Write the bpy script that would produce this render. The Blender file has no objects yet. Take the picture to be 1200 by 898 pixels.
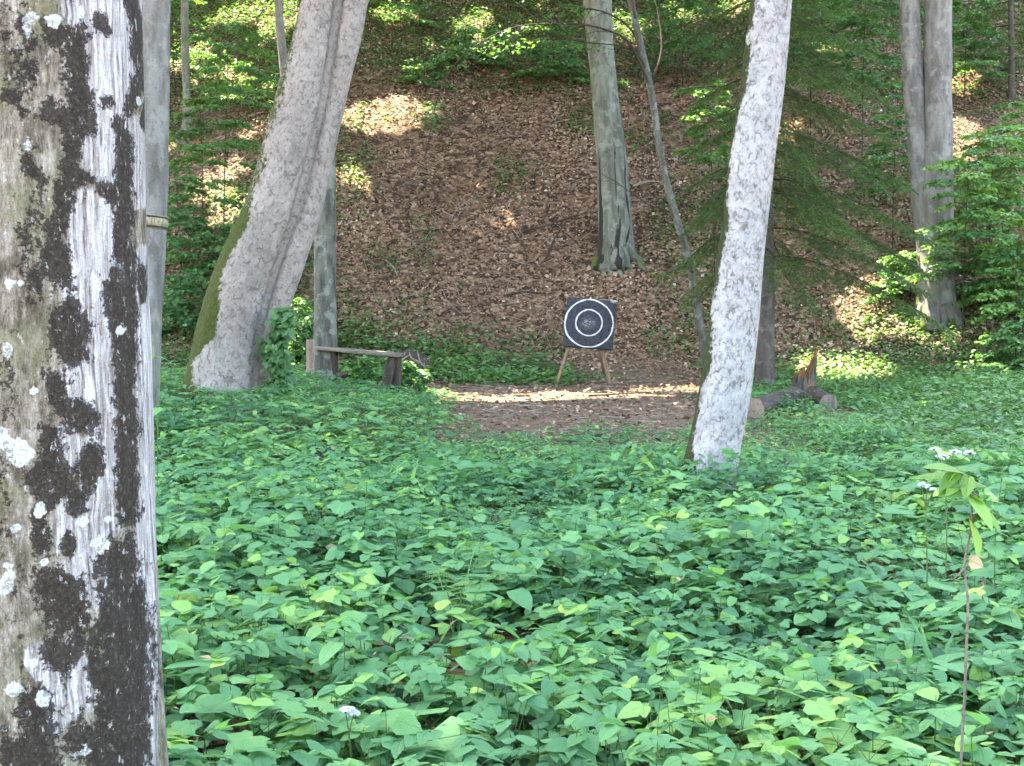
import bpy, math, random
import numpy as np
from math import radians, sin, cos, pi

rng = np.random.default_rng(11)
random.seed(11)
sc = bpy.context.scene
COL = sc.collection

# ------------------------------------------------------------------ camera
F_PX, W_PX, H_PX = 1648.0, 1200.0, 898.0
CAM = np.array([0.0, 0.0, 1.55])
PITCH = math.atan(113.0 / F_PX)
FWD = np.array([0, cos(PITCH), -sin(PITCH)])
UPV = np.array([0, sin(PITCH), cos(PITCH)])
RGT = np.array([1.0, 0, 0])


def ray(px, py):
    return FWD + RGT * ((px - 600.0) / F_PX) + UPV * ((449.0 - py) / F_PX)


def P(px, py, d):
    return CAM + d * ray(px, py)


# ------------------------------------------------------------------ noise
def _hash(ix, iy, iz, seed):
    h = (ix.astype(np.int64) * 374761393 + iy.astype(np.int64) * 668265263 + iz.astype(np.int64) * 2147483647 + seed * 1274126177) & 0xFFFFFFFF
    h = ((h ^ (h >> 13)) * 1274126177) & 0xFFFFFFFF
    h = ((h ^ (h >> 16)) * 668265263) & 0xFFFFFFFF
    return ((h ^ (h >> 15)) & 0xFFFF) / 65535.0


def noise3(x, y, z, seed=0):
    x, y, z = np.broadcast_arrays(np.asarray(x, float), np.asarray(y, float), np.asarray(z, float))
    ix, iy, iz = np.floor(x), np.floor(y), np.floor(z)
    fx, fy, fz = x - ix, y - iy, z - iz
    ix, iy, iz = ix.astype(np.int64), iy.astype(np.int64), iz.astype(np.int64)
    u, v, w = [t * t * (3 - 2 * t) for t in (fx, fy, fz)]
    r = 0
    for dx in (0, 1):
        for dy in (0, 1):
            for dz in (0, 1):
                wt = (u if dx else 1 - u) * (v if dy else 1 - v) * (w if dz else 1 - w)
                r = r + wt * _hash(ix + dx, iy + dy, iz + dz, seed)
    return r * 2 - 1


def noise2(x, y, seed=0):
    return noise3(x, y, np.zeros_like(np.asarray(x, float)) + 0.37, seed)


def fbm2(x, y, seed=0, o=3):
    r, a = 0, 1.0
    for i in range(o):
        r = r + a * noise2(np.asarray(x) * 2 ** i, np.asarray(y) * 2 ** i, seed + i)
        a *= 0.5
    return r / 1.75


def sstep(a, b, x):
    t = np.clip((np.asarray(x, float) - a) / (b - a), 0, 1)
    return t * t * (3 - 2 * t)


# ------------------------------------------------------------------ terrain
def toe(x):
    return 23.4 - 1.2 * sstep(3.5, 9, x) + 0.7 * sstep(-4, -9, x)


def HT(x, y):
    x = np.asarray(x, float)
    y = np.asarray(y, float)
    t = y - toe(x)
    k = 0.45
    soft = k * np.log1p(np.exp(np.clip(t / k, -40, 40)))
    soft = np.where(t / k > 40, t, soft)
    z = 0.70 * np.minimum(soft, 40)
    hf = sstep(0.5, 4, t)
    far = 1 - sstep(60, 140, np.hypot(x, y))
    z = z + far * (hf * (0.35 * noise2(x / 5, y / 5, 3) + 0.12 * noise2(x / 1.3, y / 1.3, 4)) + 0.03 * noise2(x / 1.1, y / 1.1, 5))
    z = z + 0.24 * sstep(-0.8, -3.0, x) * sstep(10, 14, y) * (1 - sstep(19, 23, y))
    z = z + 0.16 * sstep(4.0, 8, x) * sstep(12, 18, y)
    return z


def ground_at(px, py):
    r = ray(px, py)
    d = 2.0
    while d < 90:
        p = CAM + r * d
        if p[2] < HT(p[0], p[1]):
            break
        d += 0.02
    return CAM + r * d


# ------------------------------------------------------------------ mesh builder
def build(name, V, tris=None, quads=None, mat=None, parent=None, attrs=None, vattrs=None, smooth=True):
    V = np.asarray(V, np.float32)
    tris = np.zeros((0, 3), np.int32) if tris is None else np.asarray(tris, np.int32).reshape(-1, 3)
    quads = np.zeros((0, 4), np.int32) if quads is None else np.asarray(quads, np.int32).reshape(-1, 4)
    me = bpy.data.meshes.new(name)
    nt, nq = len(tris), len(quads)
    me.vertices.add(len(V))
    me.vertices.foreach_set('co', V.ravel())
    me.loops.add(nt * 3 + nq * 4)
    me.polygons.add(nt + nq)
    me.loops.foreach_set('vertex_index', np.concatenate([tris.ravel(), quads.ravel()]).astype(np.int32))
    ls = np.concatenate([np.arange(nt) * 3, nt * 3 + np.arange(nq) * 4]).astype(np.int32)
    me.polygons.foreach_set('loop_start', ls)
    me.update(calc_edges=True)
    if smooth:
        me.polygons.foreach_set('use_smooth', np.ones(nt + nq, bool))
    for k, a in (attrs or {}).items():
        at = me.attributes.new(k, 'FLOAT', 'POINT')
        at.data.foreach_set('value', np.asarray(a, np.float32).ravel())
    for k, a in (vattrs or {}).items():
        at = me.attributes.new(k, 'FLOAT_VECTOR', 'POINT')
        at.data.foreach_set('vector', np.asarray(a, np.float32).ravel())
    me.validate()
    o = bpy.data.objects.new(name, me)
    COL.objects.link(o)
    if mat:
        me.materials.append(mat)
    if parent:
        o.parent = parent
        o.matrix_parent_inverse.identity()
    return o


class MB:
    """collects pieces of one mesh"""
    def __init__(s):
        s.V, s.T, s.Q, s.n = [], [], [], 0
        s.A = {}
        s.B = []

    def add(s, V, T=None, Q=None, bark=None, **at):
        V = np.asarray(V, float)
        s.V.append(V)
        if T is not None and len(T):
            s.T.append(np.asarray(T) + s.n)
        if Q is not None and len(Q):
            s.Q.append(np.asarray(Q) + s.n)
        for k in at:
            if k not in s.A:
                s.A[k] = [np.zeros(s.n)]
        for k in s.A:
            v = at.get(k, 0.0)
            s.A[k].append(np.broadcast_to(np.asarray(v, float), (len(V),)) if np.ndim(v) == 0 else np.asarray(v, float))
        s.B.append(V if bark is None else bark)
        s.n += len(V)

    def build(s, name, mat, parent=None, smooth=True, origin=None):
        V = np.concatenate(s.V)
        B = np.concatenate(s.B)
        if origin is not None:
            V = V - np.asarray(origin)
        return build(name, V, np.concatenate(s.T) if s.T else None, np.concatenate(s.Q) if s.Q else None, mat, parent,
                     {k: np.concatenate(v) for k, v in s.A.items()}, {'bark': B}, smooth)


def tube(pts, radii, n=8, rough=0.0, seed=0, cap=True, lobes=None):
    """ring loft; returns V, T, Q, bark coords, angle, arclength"""
    pts = np.asarray(pts, float)
    radii = np.asarray(radii, float)
    m = len(pts)
    tan = np.gradient(pts, axis=0)
    tan /= np.linalg.norm(tan, axis=1)[:, None] + 1e-9
    ref = np.array([0, 1.0, 0]) if abs(tan[0][1]) < 0.9 else np.array([1.0, 0, 0])
    s = np.concatenate([[0], np.cumsum(np.linalg.norm(np.diff(pts, axis=0), axis=1))])
    a = np.linspace(0, 2 * pi, n, endpoint=False)
    V, B, A, S = [], [], [], []
    for i in range(m):
        u = ref - tan[i] * ref.dot(tan[i])
        u /= np.linalg.norm(u)
        ref = u
        v = np.cross(tan[i], u)
        r = np.full(n, radii[i])
        if rough:
            r = r * (1 + rough * (noise3(np.cos(a) * 2, np.sin(a) * 2, s[i] / max(radii.max(), .01) * 0.7, seed)
                                  + 0.5 * noise3(np.cos(a) * 5, np.sin(a) * 5, s[i] / max(radii.max(), .01) * 1.6, seed + 1)))
        if lobes is not None:
            r = r * lobes(a, s[i], s[-1])
        V.append(pts[i] + np.outer(np.cos(a) * r, u) + np.outer(np.sin(a) * r, v))
        B.append(np.stack([np.cos(a) * radii[i], np.sin(a) * radii[i], np.full(n, s[i])], 1))
        A.append(a)
        S.append(np.full(n, s[i]))
    V = np.concatenate(V)
    i = np.arange(m - 1)[:, None] * n
    j = np.arange(n)[None, :]
    j2 = (j + 1) % n
    Q = np.stack([i + j, i + j2, i + n + j2, i + n + j], -1).reshape(-1, 4)
    T = np.zeros((0, 3), int)
    B = np.concatenate(B)
    A, S = np.concatenate(A), np.concatenate(S)
    if cap:
        c0, c1 = len(V), len(V) + 1
        V = np.vstack([V, pts[0], pts[-1]])
        B = np.vstack([B, [0, 0, s[0]], [0, 0, s[-1]]])
        A = np.append(A, [0, 0])
        S = np.append(S, [s[0], s[-1]])
        jj = np.arange(n)
        T = np.concatenate([np.stack([np.full(n, c0), (jj + 1) % n, jj], 1),
                            np.stack([np.full(n, c1), (m - 1) * n + jj, (m - 1) * n + (jj + 1) % n], 1)])
    return V, T, Q, B, A, S


def resample(pts, n):
    """Catmull-like smooth resample of rows (any columns) by index distance"""
    pts = np.asarray(pts, float)
    d = np.concatenate([[0], np.cumsum(np.linalg.norm(np.diff(pts[:, :3], axis=0), axis=1))])
    t = np.linspace(0, d[-1], n)
    m = np.gradient(pts, d, axis=0)
    k = np.clip(np.searchsorted(d, t, side='right') - 1, 0, len(d) - 2)
    h = (d[k + 1] - d[k])[:, None]
    u = ((t - d[k])[:, None]) / h
    return ((2 * u ** 3 - 3 * u ** 2 + 1) * pts[k] + (u ** 3 - 2 * u ** 2 + u) * h * m[k]
            + (-2 * u ** 3 + 3 * u ** 2) * pts[k + 1] + (u ** 3 - u ** 2) * h * m[k + 1])


def bbox_box(sx, sy, sz, bev=0.0, seg=2):
    import bmesh
    bm = bmesh.new()
    bmesh.ops.create_cube(bm, size=1.0)
    for v in bm.verts:
        v.co.x *= sx
        v.co.y *= sy
        v.co.z *= sz
    if bev:
        bmesh.ops.bevel(bm, geom=list(bm.edges), offset=bev, segments=seg, affect='EDGES', profile=0.5)
    bmesh.ops.triangulate(bm, faces=list(bm.faces))
    V = np.array([v.co[:] for v in bm.verts])
    bm.verts.index_update()
    T = np.array([[v.index for v in f.verts] for f in bm.faces])
    bm.free()
    return V, T


def empty(name, loc, label, cat, group=None):
    o = bpy.data.objects.new(name, None)
    COL.objects.link(o)
    o.location = [float(c) for c in loc]
    o.empty_display_size = 0.2
    tag(o, label, cat, group)
    return o


def tag(o, label, cat, group=None, kind=None):
    if label:
        o['label'] = label
    if cat:
        o['category'] = cat
    if group:
        o['group'] = group
    if kind:
        o['kind'] = kind
    return o


# ------------------------------------------------------------------ materials
class NT:
    def __init__(s, name):
        s.m = bpy.data.materials.new(name)
        s.m.use_nodes = True
        s.t = s.m.node_tree
        s.t.nodes.clear()
        s.out = s.t.nodes.new('ShaderNodeOutputMaterial')

    def n(s, typ, **kw):
        nd = s.t.nodes.new(typ)
        for k, v in kw.items():
            if k == 'inp':
                for i, val in v.items():
                    if isinstance(val, bpy.types.NodeSocket):
                        s.t.links.new(val, nd.inputs[i])
                    else:
                        nd.inputs[i].default_value = val
            else:
                setattr(nd, k, v)
        return nd

    def math(s, op, a, b=0.0, c=None, clamp=False):
        nd = s.n('ShaderNodeMath', operation=op, use_clamp=clamp)
        for i, v in enumerate([a, b] + ([c] if c is not None else [])):
            if isinstance(v, bpy.types.NodeSocket):
                s.t.links.new(v, nd.inputs[i])
            else:
                nd.inputs[i].default_value = v
        return nd.outputs[0]

    def mix(s, f, a, b, blend='MIX'):
        nd = s.n('ShaderNodeMix', data_type='RGBA', blend_type=blend)
        for i, v in ((0, f), (6, a), (7, b)):
            if isinstance(v, bpy.types.NodeSocket):
                s.t.links.new(v, nd.inputs[i])
            else:
                nd.inputs[i].default_value = (*v, 1) if (i > 0 and len(v) == 3) else v
        return nd.outputs[2]

    def ramp(s, f, stops, interp='LINEAR'):
        nd = s.n('ShaderNodeValToRGB')
        s.t.links.new(f, nd.inputs[0])
        cr = nd.color_ramp
        cr.interpolation = interp
        while len(cr.elements) < len(stops):
            cr.elements.new(0.5)
        for e, (p, c) in zip(cr.elements, stops):
            e.position = p
            e.color = (*c, 1) if len(c) == 3 else c
        return nd.outputs[0]

    def sm(s, x, a, b):
        nd = s.n('ShaderNodeMapRange', interpolation_type='SMOOTHSTEP')
        s.t.links.new(x, nd.inputs[0])
        nd.inputs[1].default_value = a
        nd.inputs[2].default_value = b
        return nd.outputs[0]

    def attr(s, name):
        return s.n('ShaderNodeAttribute', attribute_name=name)

    def vec(s, v, scale=(1, 1, 1), loc=(0, 0, 0)):
        nd = s.n('ShaderNodeMapping')
        s.t.links.new(v, nd.inputs[0])
        nd.inputs[1].default_value = loc
        nd.inputs[3].default_value = scale
        return nd.outputs[0]

    def noise(s, v, scale, detail=4, rough=.55, dist=0.0):
        nd = s.n('ShaderNodeTexNoise')
        s.t.links.new(v, nd.inputs['Vector'])
        nd.inputs['Scale'].default_value = scale
        nd.inputs['Detail'].default_value = detail
        nd.inputs['Roughness'].default_value = rough
        nd.inputs['Distortion'].default_value = dist
        return nd

    def voro(s, v, scale, feature='F1', rnd=1.0):
        nd = s.n('ShaderNodeTexVoronoi', feature=feature)
        s.t.links.new(v, nd.inputs['Vector'])
        nd.inputs['Scale'].default_value = scale
        nd.inputs['Randomness'].default_value = rnd
        return nd

    def warp(s, v, scale, amt, detail=2):
        nz = s.noise(v, scale, detail)
        sub = s.n('ShaderNodeVectorMath', operation='SUBTRACT')
        s.t.links.new(nz.outputs['Color'], sub.inputs[0])
        sub.inputs[1].default_value = (.5, .5, .5)
        ml = s.n('ShaderNodeVectorMath', operation='SCALE')
        s.t.links.new(sub.outputs[0], ml.inputs[0])
        ml.inputs['Scale'].default_value = amt
        ad = s.n('ShaderNodeVectorMath', operation='ADD')
        s.t.links.new(v, ad.inputs[0])
        s.t.links.new(ml.outputs[0], ad.inputs[1])
        return ad.outputs[0]

    def finish(s, col, rough=.85, height=None, dist=.01, spec=.25, strength=1.0):
        b = s.n('ShaderNodeBsdfPrincipled')
        for k, v in (('Base Color', col), ('Roughness', rough), ('Specular IOR Level', spec)):
            if isinstance(v, bpy.types.NodeSocket):
                s.t.links.new(v, b.inputs[k])
            else:
                b.inputs[k].default_value = (*v, 1) if k == 'Base Color' else v
        if height is not None:
            bp = s.n('ShaderNodeBump')
            s.t.links.new(height, bp.inputs['Height'])
            bp.inputs['Distance'].default_value = dist
            bp.inputs['Strength'].default_value = strength
            s.t.links.new(bp.outputs[0], b.inputs['Normal'])
        s.t.links.new(b.outputs[0], s.out.inputs[0])
        s.bsdf = b
        return s.m


def leaf_mat(name, stops, transl=.35, rough=.45, spec=.35, tcol=(1.25, 1.3, .55), vein=0.25, under=.35):
    s = NT(name)
    t = s.attr('tint').outputs['Fac']
    col = s.ramp(t, stops)
    lu = s.math('ABSOLUTE', s.attr('lu').outputs['Fac'])
    lt = s.attr('lt').outputs['Fac']
    rib = s.math('SUBTRACT', 1.0, s.sm(lu, 0.0, 0.10))
    # side veins run obliquely away from the midrib
    w = s.math('FRACT', s.math('MULTIPLY', s.math('SUBTRACT', lt, s.math('MULTIPLY', lu, .55)), 7.0))
    side = s.math('SUBTRACT', 1.0, s.sm(s.math('ABSOLUTE', s.math('SUBTRACT', w, .5)), 0.0, 0.16))
    v = s.math('MULTIPLY', s.math('MAXIMUM', rib, s.math('MULTIPLY', side, .45)), vein)
    geo = s.n('ShaderNodeNewGeometry')
    mott = s.noise(geo.outputs['Position'], 60, 2)
    col = s.mix(s.math('MULTIPLY', s.math('SUBTRACT', mott.outputs[0], .4), .5, clamp=True), col, (.30, .36, .12), 'MIX') if False else col
    col = s.mix(v, col, (.20, .34, .14))
    # the underside of a leaf is paler and duller
    colb = s.mix(under, col, (.15, .22, .13))
    cc = s.mix(geo.outputs['Backfacing'], col, colb)
    b = s.n('ShaderNodeBsdfPrincipled')
    s.t.links.new(cc, b.inputs['Base Color'])
    b.inputs['Roughness'].default_value = rough
    b.inputs['Specular IOR Level'].default_value = spec
    bp = s.n('ShaderNodeBump')
    s.t.links.new(s.math('SUBTRACT', s.math('MULTIPLY', s.math('ABSOLUTE', s.math('SUBTRACT', w, .5)), 1.0), rib), bp.inputs['Height'])
    bp.inputs['Distance'].default_value = .002
    s.t.links.new(bp.outputs[0], b.inputs['Normal'])
    tr = s.n('ShaderNodeBsdfTranslucent')
    tc = s.mix(1.0, col, tcol, 'MULTIPLY')
    s.t.links.new(tc, tr.inputs['Color'])
    mx = s.n('ShaderNodeMixShader', inp={0: transl})
    s.t.links.new(b.outputs[0], mx.inputs[1])
    s.t.links.new(tr.outputs[0], mx.inputs[2])
    s.t.links.new(mx.outputs[0], s.out.inputs[0])
    return s.m


M_HERB = leaf_mat('herb_leaf', [(0, (.030, .090, .046)), (.25, (.058, .165, .074)), (.5, (.092, .228, .096)), (.75, (.130, .280, .098)), (.93, (.19, .34, .090)), (1, (.30, .40, .10))], spec=.15, rough=.6, transl=.42, tcol=(1.15, 1.3, .75))
M_HILL = leaf_mat('hill_leaf', [(0, (.03, .08, .026)), (.4, (.064, .155, .046)), (.75, (.10, .215, .06)), (1, (.18, .30, .07))])
M_BEECH = leaf_mat('beech_leaf', [(0, (.025, .075, .028)), (.4, (.045, .13, .042)), (.75, (.075, .185, .050)), (1, (.16, .28, .06))], transl=.4)
M_CROWN = leaf_mat('shade_crown_leaf', [(0, (.035, .085, .022)), (1, (.08, .15, .035))], transl=.35)
M_FIR = leaf_mat('fir_needle', [(0, (.032, .070, .016)), (.5, (.056, .112, .025)), (1, (.095, .16, .038))], transl=.25, vein=0)
M_YOUNG = leaf_mat('young_leaf', [(0, (.075, .18, .04)), (1, (.16, .30, .05))], transl=.5)
M_PETAL = leaf_mat('petal', [(0, (.7, .74, .7)), (1, (.8, .82, .78))], transl=.3, vein=0, tcol=(1, 1, 1), under=0.0)
M_DRY = leaf_mat('dry_leaf', [(0, (.26, .19, .10)), (1, (.38, .30, .17))], transl=.25, vein=.0, tcol=(1.1, 1, .8))


def litter_mat():
    s = NT('leaf_litter')
    t = s.attr('tint').outputs['Fac']
    col = s.ramp(t, [(0, (.035, .023, .017)), (.22, (.085, .051, .033)), (.45, (.165, .094, .058)), (.7, (.255, .158, .102)), (.9, (.36, .25, .175)), (1, (.46, .36, .27))])
    return s.finish(col, .75, spec=.2)


M_LITTER = litter_mat()


def ground_mat():
    s = NT('forest_soil')
    geo = s.n('ShaderNodeNewGeometry')
    p = geo.outputs['Position']
    w = s.warp(p, 3.0, .25)
    v1 = s.voro(w, 13.0)
    sep = s.n('ShaderNodeSeparateColor')
    s.t.links.new(v1.outputs['Color'], sep.inputs[0])
    col = s.ramp(sep.outputs[0], [(0, (.03, .018, .012)), (.35, (.075, .042, .024)), (.65, (.14, .078, .044)), (.9, (.21, .125, .075)), (1, (.30, .20, .13))])
    big = s.noise(p, .55, 5, .6)
    dk = s.sm(big.outputs[0], .52, .66)
    col = s.mix(s.math('MULTIPLY', dk, .65), col, (.03, .02, .014))
    soil = s.ramp(s.noise(p, 9, 6, .65).outputs[0], [(.3, (.07, .046, .028)), (.55, (.14, .094, .058)), (.75, (.22, .155, .10))])
    col = s.mix(s.attr('path').outputs['Fac'], col, soil)
    moss = s.ramp(s.noise(p, 24, 4, .7).outputs[0], [(.3, (.02, .032, .01)), (.6, (.05, .075, .02)), (.8, (.08, .11, .03))])
    mf = s.math('MULTIPLY', s.attr('moss').outputs['Fac'], s.sm(s.noise(p, 2.6, 4, .6).outputs[0], .38, .6))
    col = s.mix(mf, col, moss)
    h = s.math('ADD', v1.outputs['Distance'], s.math('MULTIPLY', s.noise(p, 30, 4).outputs[0], .6))
    return s.finish(col, .95, h, .04, .1)


def bark_flaky(name, light, mid, dark, mosscol, patchy=.25, sc_=13.0, under=(.30, .23, .19), edge_shade=1.0):
    """platy sycamore bark: small scales with dark curled edges and painted shadow lines, pale lichen film, mossy flank"""
    s = NT(name)
    bk = s.attr('bark').outputs['Vector']
    w = s.warp(s.warp(bk, 40, .022, 3), 11, .06, 4)
    ww = s.vec(w, (1, 1, .75))
    n1 = s.noise(bk, 9, 5, .6)
    n2 = s.noise(s.vec(bk, (1, 1, .35)), 70, 5, .7)
    n3 = s.noise(bk, 3.0, 4, .6)
    # flake plateaus: contour steps of a noise field, each step edge lifts in the bump, its shadow is painted dark
    fa = s.noise(ww, sc_, 2.5, .5).outputs[0]
    fb = s.noise(s.vec(ww, (1, 1, 1), (3.1, 1.7, .4)), sc_ * 2.1, 3, .55).outputs[0]

    def steps(f, k):
        fr = s.math('FRACT', s.math('MULTIPLY', f, k))
        shade_line = s.math('SUBTRACT', 1.0, s.sm(fr, .06, .42))
        return fr, shade_line
    fr1, l1 = steps(fa, 4.5)
    fr2, l2 = steps(fb, 4.0)
    g1 = s.sm(s.noise(bk, 12, 3, .65).outputs[0], .44, .58)
    g2 = s.sm(s.noise(s.vec(bk, (1, 1, 1), (5, 2, 1)), 19, 3, .65).outputs[0], .44, .60)
    edge_shade_lines = s.math('MAXIMUM', s.math('MULTIPLY', l1, g1), s.math('MULTIPLY', s.math('MULTIPLY', l2, g2), .85))
    col = s.mix(s.sm(n1.outputs[0], .35, .65), mid, light)
    col = s.mix(s.math('MULTIPLY', s.sm(fr1, .1, .9), .35), col, light)
    col = s.mix(s.math('MULTIPLY', s.sm(n2.outputs[0], .48, .68), .5), col, tuple(c * .5 for c in mid))
    warmth = s.sm(n3.outputs[0], .42, .68)
    col = s.mix(s.math('MULTIPLY', warmth, .5), col, under)
    big = s.noise(s.vec(bk, (1, 1, .45)), 2.2, 5, .65)
    col = s.mix(s.math('MULTIPLY', s.sm(big.outputs[0], .50, .68), .50), col, tuple(c * .55 for c in mid))
    col = s.mix(s.math('MULTIPLY', s.sm(big.outputs[0], .48, .34), .35), col, tuple(min(1, c * 1.25) for c in light))
    col = s.mix(s.math('MULTIPLY', edge_shade_lines, .85 * edge_shade), col, dark)
    spots = s.sm(s.noise(s.vec(w, (1, 1, .7)), 9, 6, .75).outputs[0], .60, .64)
    col = s.mix(s.math('MULTIPLY', s.math('MULTIPLY', spots, s.sm(n3.outputs[0], .42, .58)), min(1, patchy * 4)), col, dark)
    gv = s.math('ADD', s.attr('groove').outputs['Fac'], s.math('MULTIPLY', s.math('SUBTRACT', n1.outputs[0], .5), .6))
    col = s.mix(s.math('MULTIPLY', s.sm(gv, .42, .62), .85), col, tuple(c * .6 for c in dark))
    mo = s.attr('moss').outputs['Fac']
    mf = s.sm(s.math('ADD', mo, s.math('MULTIPLY', s.math('SUBTRACT', s.noise(bk, 22, 5, .7).outputs[0], .5), 1.3)), .40, .62)
    mossc = s.mix(s.sm(n2.outputs[0], .35, .7), tuple(c * .4 for c in mosscol), mosscol)
    col = s.mix(mf, col, mossc)
    h = s.math('ADD', s.math('ADD', s.math('MULTIPLY', fr1, .8), s.math('MULTIPLY', fr2, .5)), s.math('MULTIPLY', n2.outputs[0], .7))
    return s.finish(col, .9, h, .010, .12)


def bark_smooth(name, light, dark, mosscol=(.05, .065, .015), lich=(.36, .40, .36)):
    """grey beech bark: fine vertical tone changes, pale lichen blotches, dark scars"""
    s = NT(name)
    bk = s.attr('bark').outputs['Vector']
    n1 = s.noise(s.vec(bk, (1, 1, .22)), 8, 5, .6)
    n2 = s.noise(s.vec(bk, (1, 1, 1.6)), 45, 4, .65)
    n3 = s.noise(bk, 5, 4, .6)
    col = s.mix(s.sm(n1.outputs[0], .32, .68), dark, light)
    col = s.mix(s.math('MULTIPLY', s.sm(n3.outputs[0], .52, .62), .55), col, lich)
    col = s.mix(s.math('MULTIPLY', s.sm(n2.outputs[0], .55, .70), .55), col, tuple(c * .45 for c in dark))
    vs = s.voro(s.vec(bk, (1, 1, .8)), 26)
    sepv = s.n('ShaderNodeSeparateColor')
    s.t.links.new(vs.outputs['Color'], sepv.inputs[0])
    dots = s.math('MULTIPLY', s.math('SUBTRACT', 1.0, s.sm(vs.outputs['Distance'], .18, .3)), s.sm(sepv.outputs[0], .6, .65))
    col = s.mix(s.math('MULTIPLY', dots, .22), col, tuple(c * 1.2 for c in lich))
    stain = s.sm(s.noise(s.vec(s.warp(bk, 4, .2), (1, 1, .5)), 6, 6, .75).outputs[0], .52, .66)
    col = s.mix(s.math('MULTIPLY', stain, .6), col, tuple(c * .5 for c in dark))
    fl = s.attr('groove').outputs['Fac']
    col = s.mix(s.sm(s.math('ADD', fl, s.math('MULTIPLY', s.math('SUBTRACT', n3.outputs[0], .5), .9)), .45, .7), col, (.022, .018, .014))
    mo = s.attr('moss').outputs['Fac']
    mf = s.sm(s.math('ADD', mo, s.math('MULTIPLY', s.math('SUBTRACT', n3.outputs[0], .5), 1.3)), .42, .62)
    col = s.mix(mf, col, s.mix(s.sm(n2.outputs[0], .3, .7), tuple(c * .5 for c in mosscol), mosscol))
    h = s.math('ADD', s.math('MULTIPLY', n1.outputs[0], .8), s.math('MULTIPLY', n2.outputs[0], .4))
    return s.finish(col, .85, h, .010, .15)


def bark_front():
    """old trunk beside the camera: tan and olive crust, black moss mats, fluted white streaks, round lichens"""
    s = NT('mottled_bark')
    bk = s.attr('bark').outputs['Vector']
    fine = s.noise(bk, 120, 4, .7)
    med = s.noise(bk, 28, 5, .65)
    big = s.noise(bk, 7, 4, .6)
    strk = s.noise(s.vec(s.warp(bk, 10, .02), (1, 1, .06)), 105, 4, .65, .3)
    strk2 = s.noise(s.vec(s.warp(bk, 14, .03), (1, 1, .05)), 34, 3, .6, .2)
    # crust
    crust = s.ramp(s.noise(s.vec(bk, (1, 1, .35)), 34, 7, .75).outputs[0], [(.32, (.035, .028, .018)), (.45, (.110, .092, .066)), (.54, (.20, .174, .134)), (.66, (.36, .33, .28))])
    olive = s.sm(big.outputs[0], .46, .62)
    crust = s.mix(s.math('MULTIPLY', olive, .55), crust, (.15, .145, .075))
    # pale fluted part
    wh = s.ramp(strk.outputs[0], [(.32, (.07, .06, .054)), (.43, (.21, .19, .175)), (.53, (.34, .325, .31)), (.66, (.50, .49, .475))])
    wh = s.mix(s.math('MULTIPLY', s.sm(strk2.outputs[0], .54, .66), .5), wh, (.22, .19, .165))
    wf = s.math('ADD', s.attr('pale').outputs['Fac'], s.math('MULTIPLY', s.math('SUBTRACT', med.outputs[0], .5), .55))
    col = s.mix(s.sm(wf, .40, .56), crust, wh)
    # black moss mats with ragged rims
    df = s.math('ADD', s.attr('dark').outputs['Fac'], s.math('ADD', s.math('MULTIPLY', s.math('SUBTRACT', med.outputs[0], .5), 1.55), s.math('MULTIPLY', s.math('SUBTRACT', fine.outputs[0], .5), 1.1)))
    dm = s.sm(df, .44, .60)
    dcol = s.ramp(fine.outputs[0], [(.3, (.012, .010, .008)), (.54, (.028, .022, .017)), (.67, (.065, .052, .040)), (.78, (.19, .17, .14))])
    col = s.mix(s.math('MULTIPLY', dm, .96), col, dcol)
    # scattered pale crumbs over everything
    crumbs = s.sm(s.noise(s.vec(bk, (1, 1, .6)), 60, 5, .75).outputs[0], .60, .66)
    col = s.mix(s.math('MULTIPLY', crumbs, .75), col, (.36, .345, .315))
    # round lichens
    lf = s.math('ADD', s.attr('lichen').outputs['Fac'], s.math('MULTIPLY', s.math('SUBTRACT', med.outputs[0], .5), 1.1))
    lm = s.sm(lf, .45, .55)
    col = s.mix(lm, col, s.mix(fine.outputs[0], (.30, .31, .275), (.50, .51, .47)))
    h = s.math('ADD', s.math('MULTIPLY', strk.outputs[0], .9), s.math('ADD', s.math('MULTIPLY', dm, .45), s.math('ADD', s.math('MULTIPLY', fine.outputs[0], .45), s.math('MULTIPLY', med.outputs[0], .7))))
    return s.finish(col, .9, h, .02, .12)


def plain_wood(name, c1, c2, scale=14, stretch=(1, 1, .12)):
    s = NT(name)
    bk = s.attr('bark').outputs['Vector']
    n = s.noise(s.vec(bk, stretch), scale, 5, .65, .3)
    n2 = s.noise(bk, scale * 2.2, 4, .7)
    col = s.mix(s.sm(n.outputs[0], .3, .7), c1, c2)
    col = s.mix(s.math('MULTIPLY', s.sm(n2.outputs[0], .5, .7), .5), col, tuple(c * .4 for c in c1))
    return s.finish(col, .85, s.math('ADD', n.outputs[0], n2.outputs[0]), .02, .15)


M_GROUND = ground_mat()
M_LEAN = bark_flaky('flaky_grey_bark', (.232, .205, .178), (.175, .150, .128), (.05, .04, .032), (.055, .068, .014), patchy=.06, sc_=8, under=(.225, .178, .15), edge_shade=.75)
M_WHITE = bark_flaky('white_scaly_bark', (.29, .276, .262), (.225, .21, .198), (.05, .047, .042), (.045, .05, .018), patchy=.22, sc_=9, under=(.285, .24, .215), edge_shade=.85)
M_FRONT = bark_front()
M_BEECHB = bark_smooth('grey_beech_bark', (.150, .140, .122), (.078, .072, .062), lich=(.19, .19, .162))
M_BEECHG = bark_smooth('green_beech_bark', (.140, .142, .108), (.068, .070, .052), lich=(.195, .20, .162), mosscol=(.075, .10, .018))
M_MOTTLE = bark_smooth('lichened_bark', (.105, .104, .080), (.040, .037, .030), lich=(.185, .19, .16))
M_DARKB = bark_smooth('dark_bark', (.085, .068, .055), (.042, .034, .028), lich=(.12, .11, .09))
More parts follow.
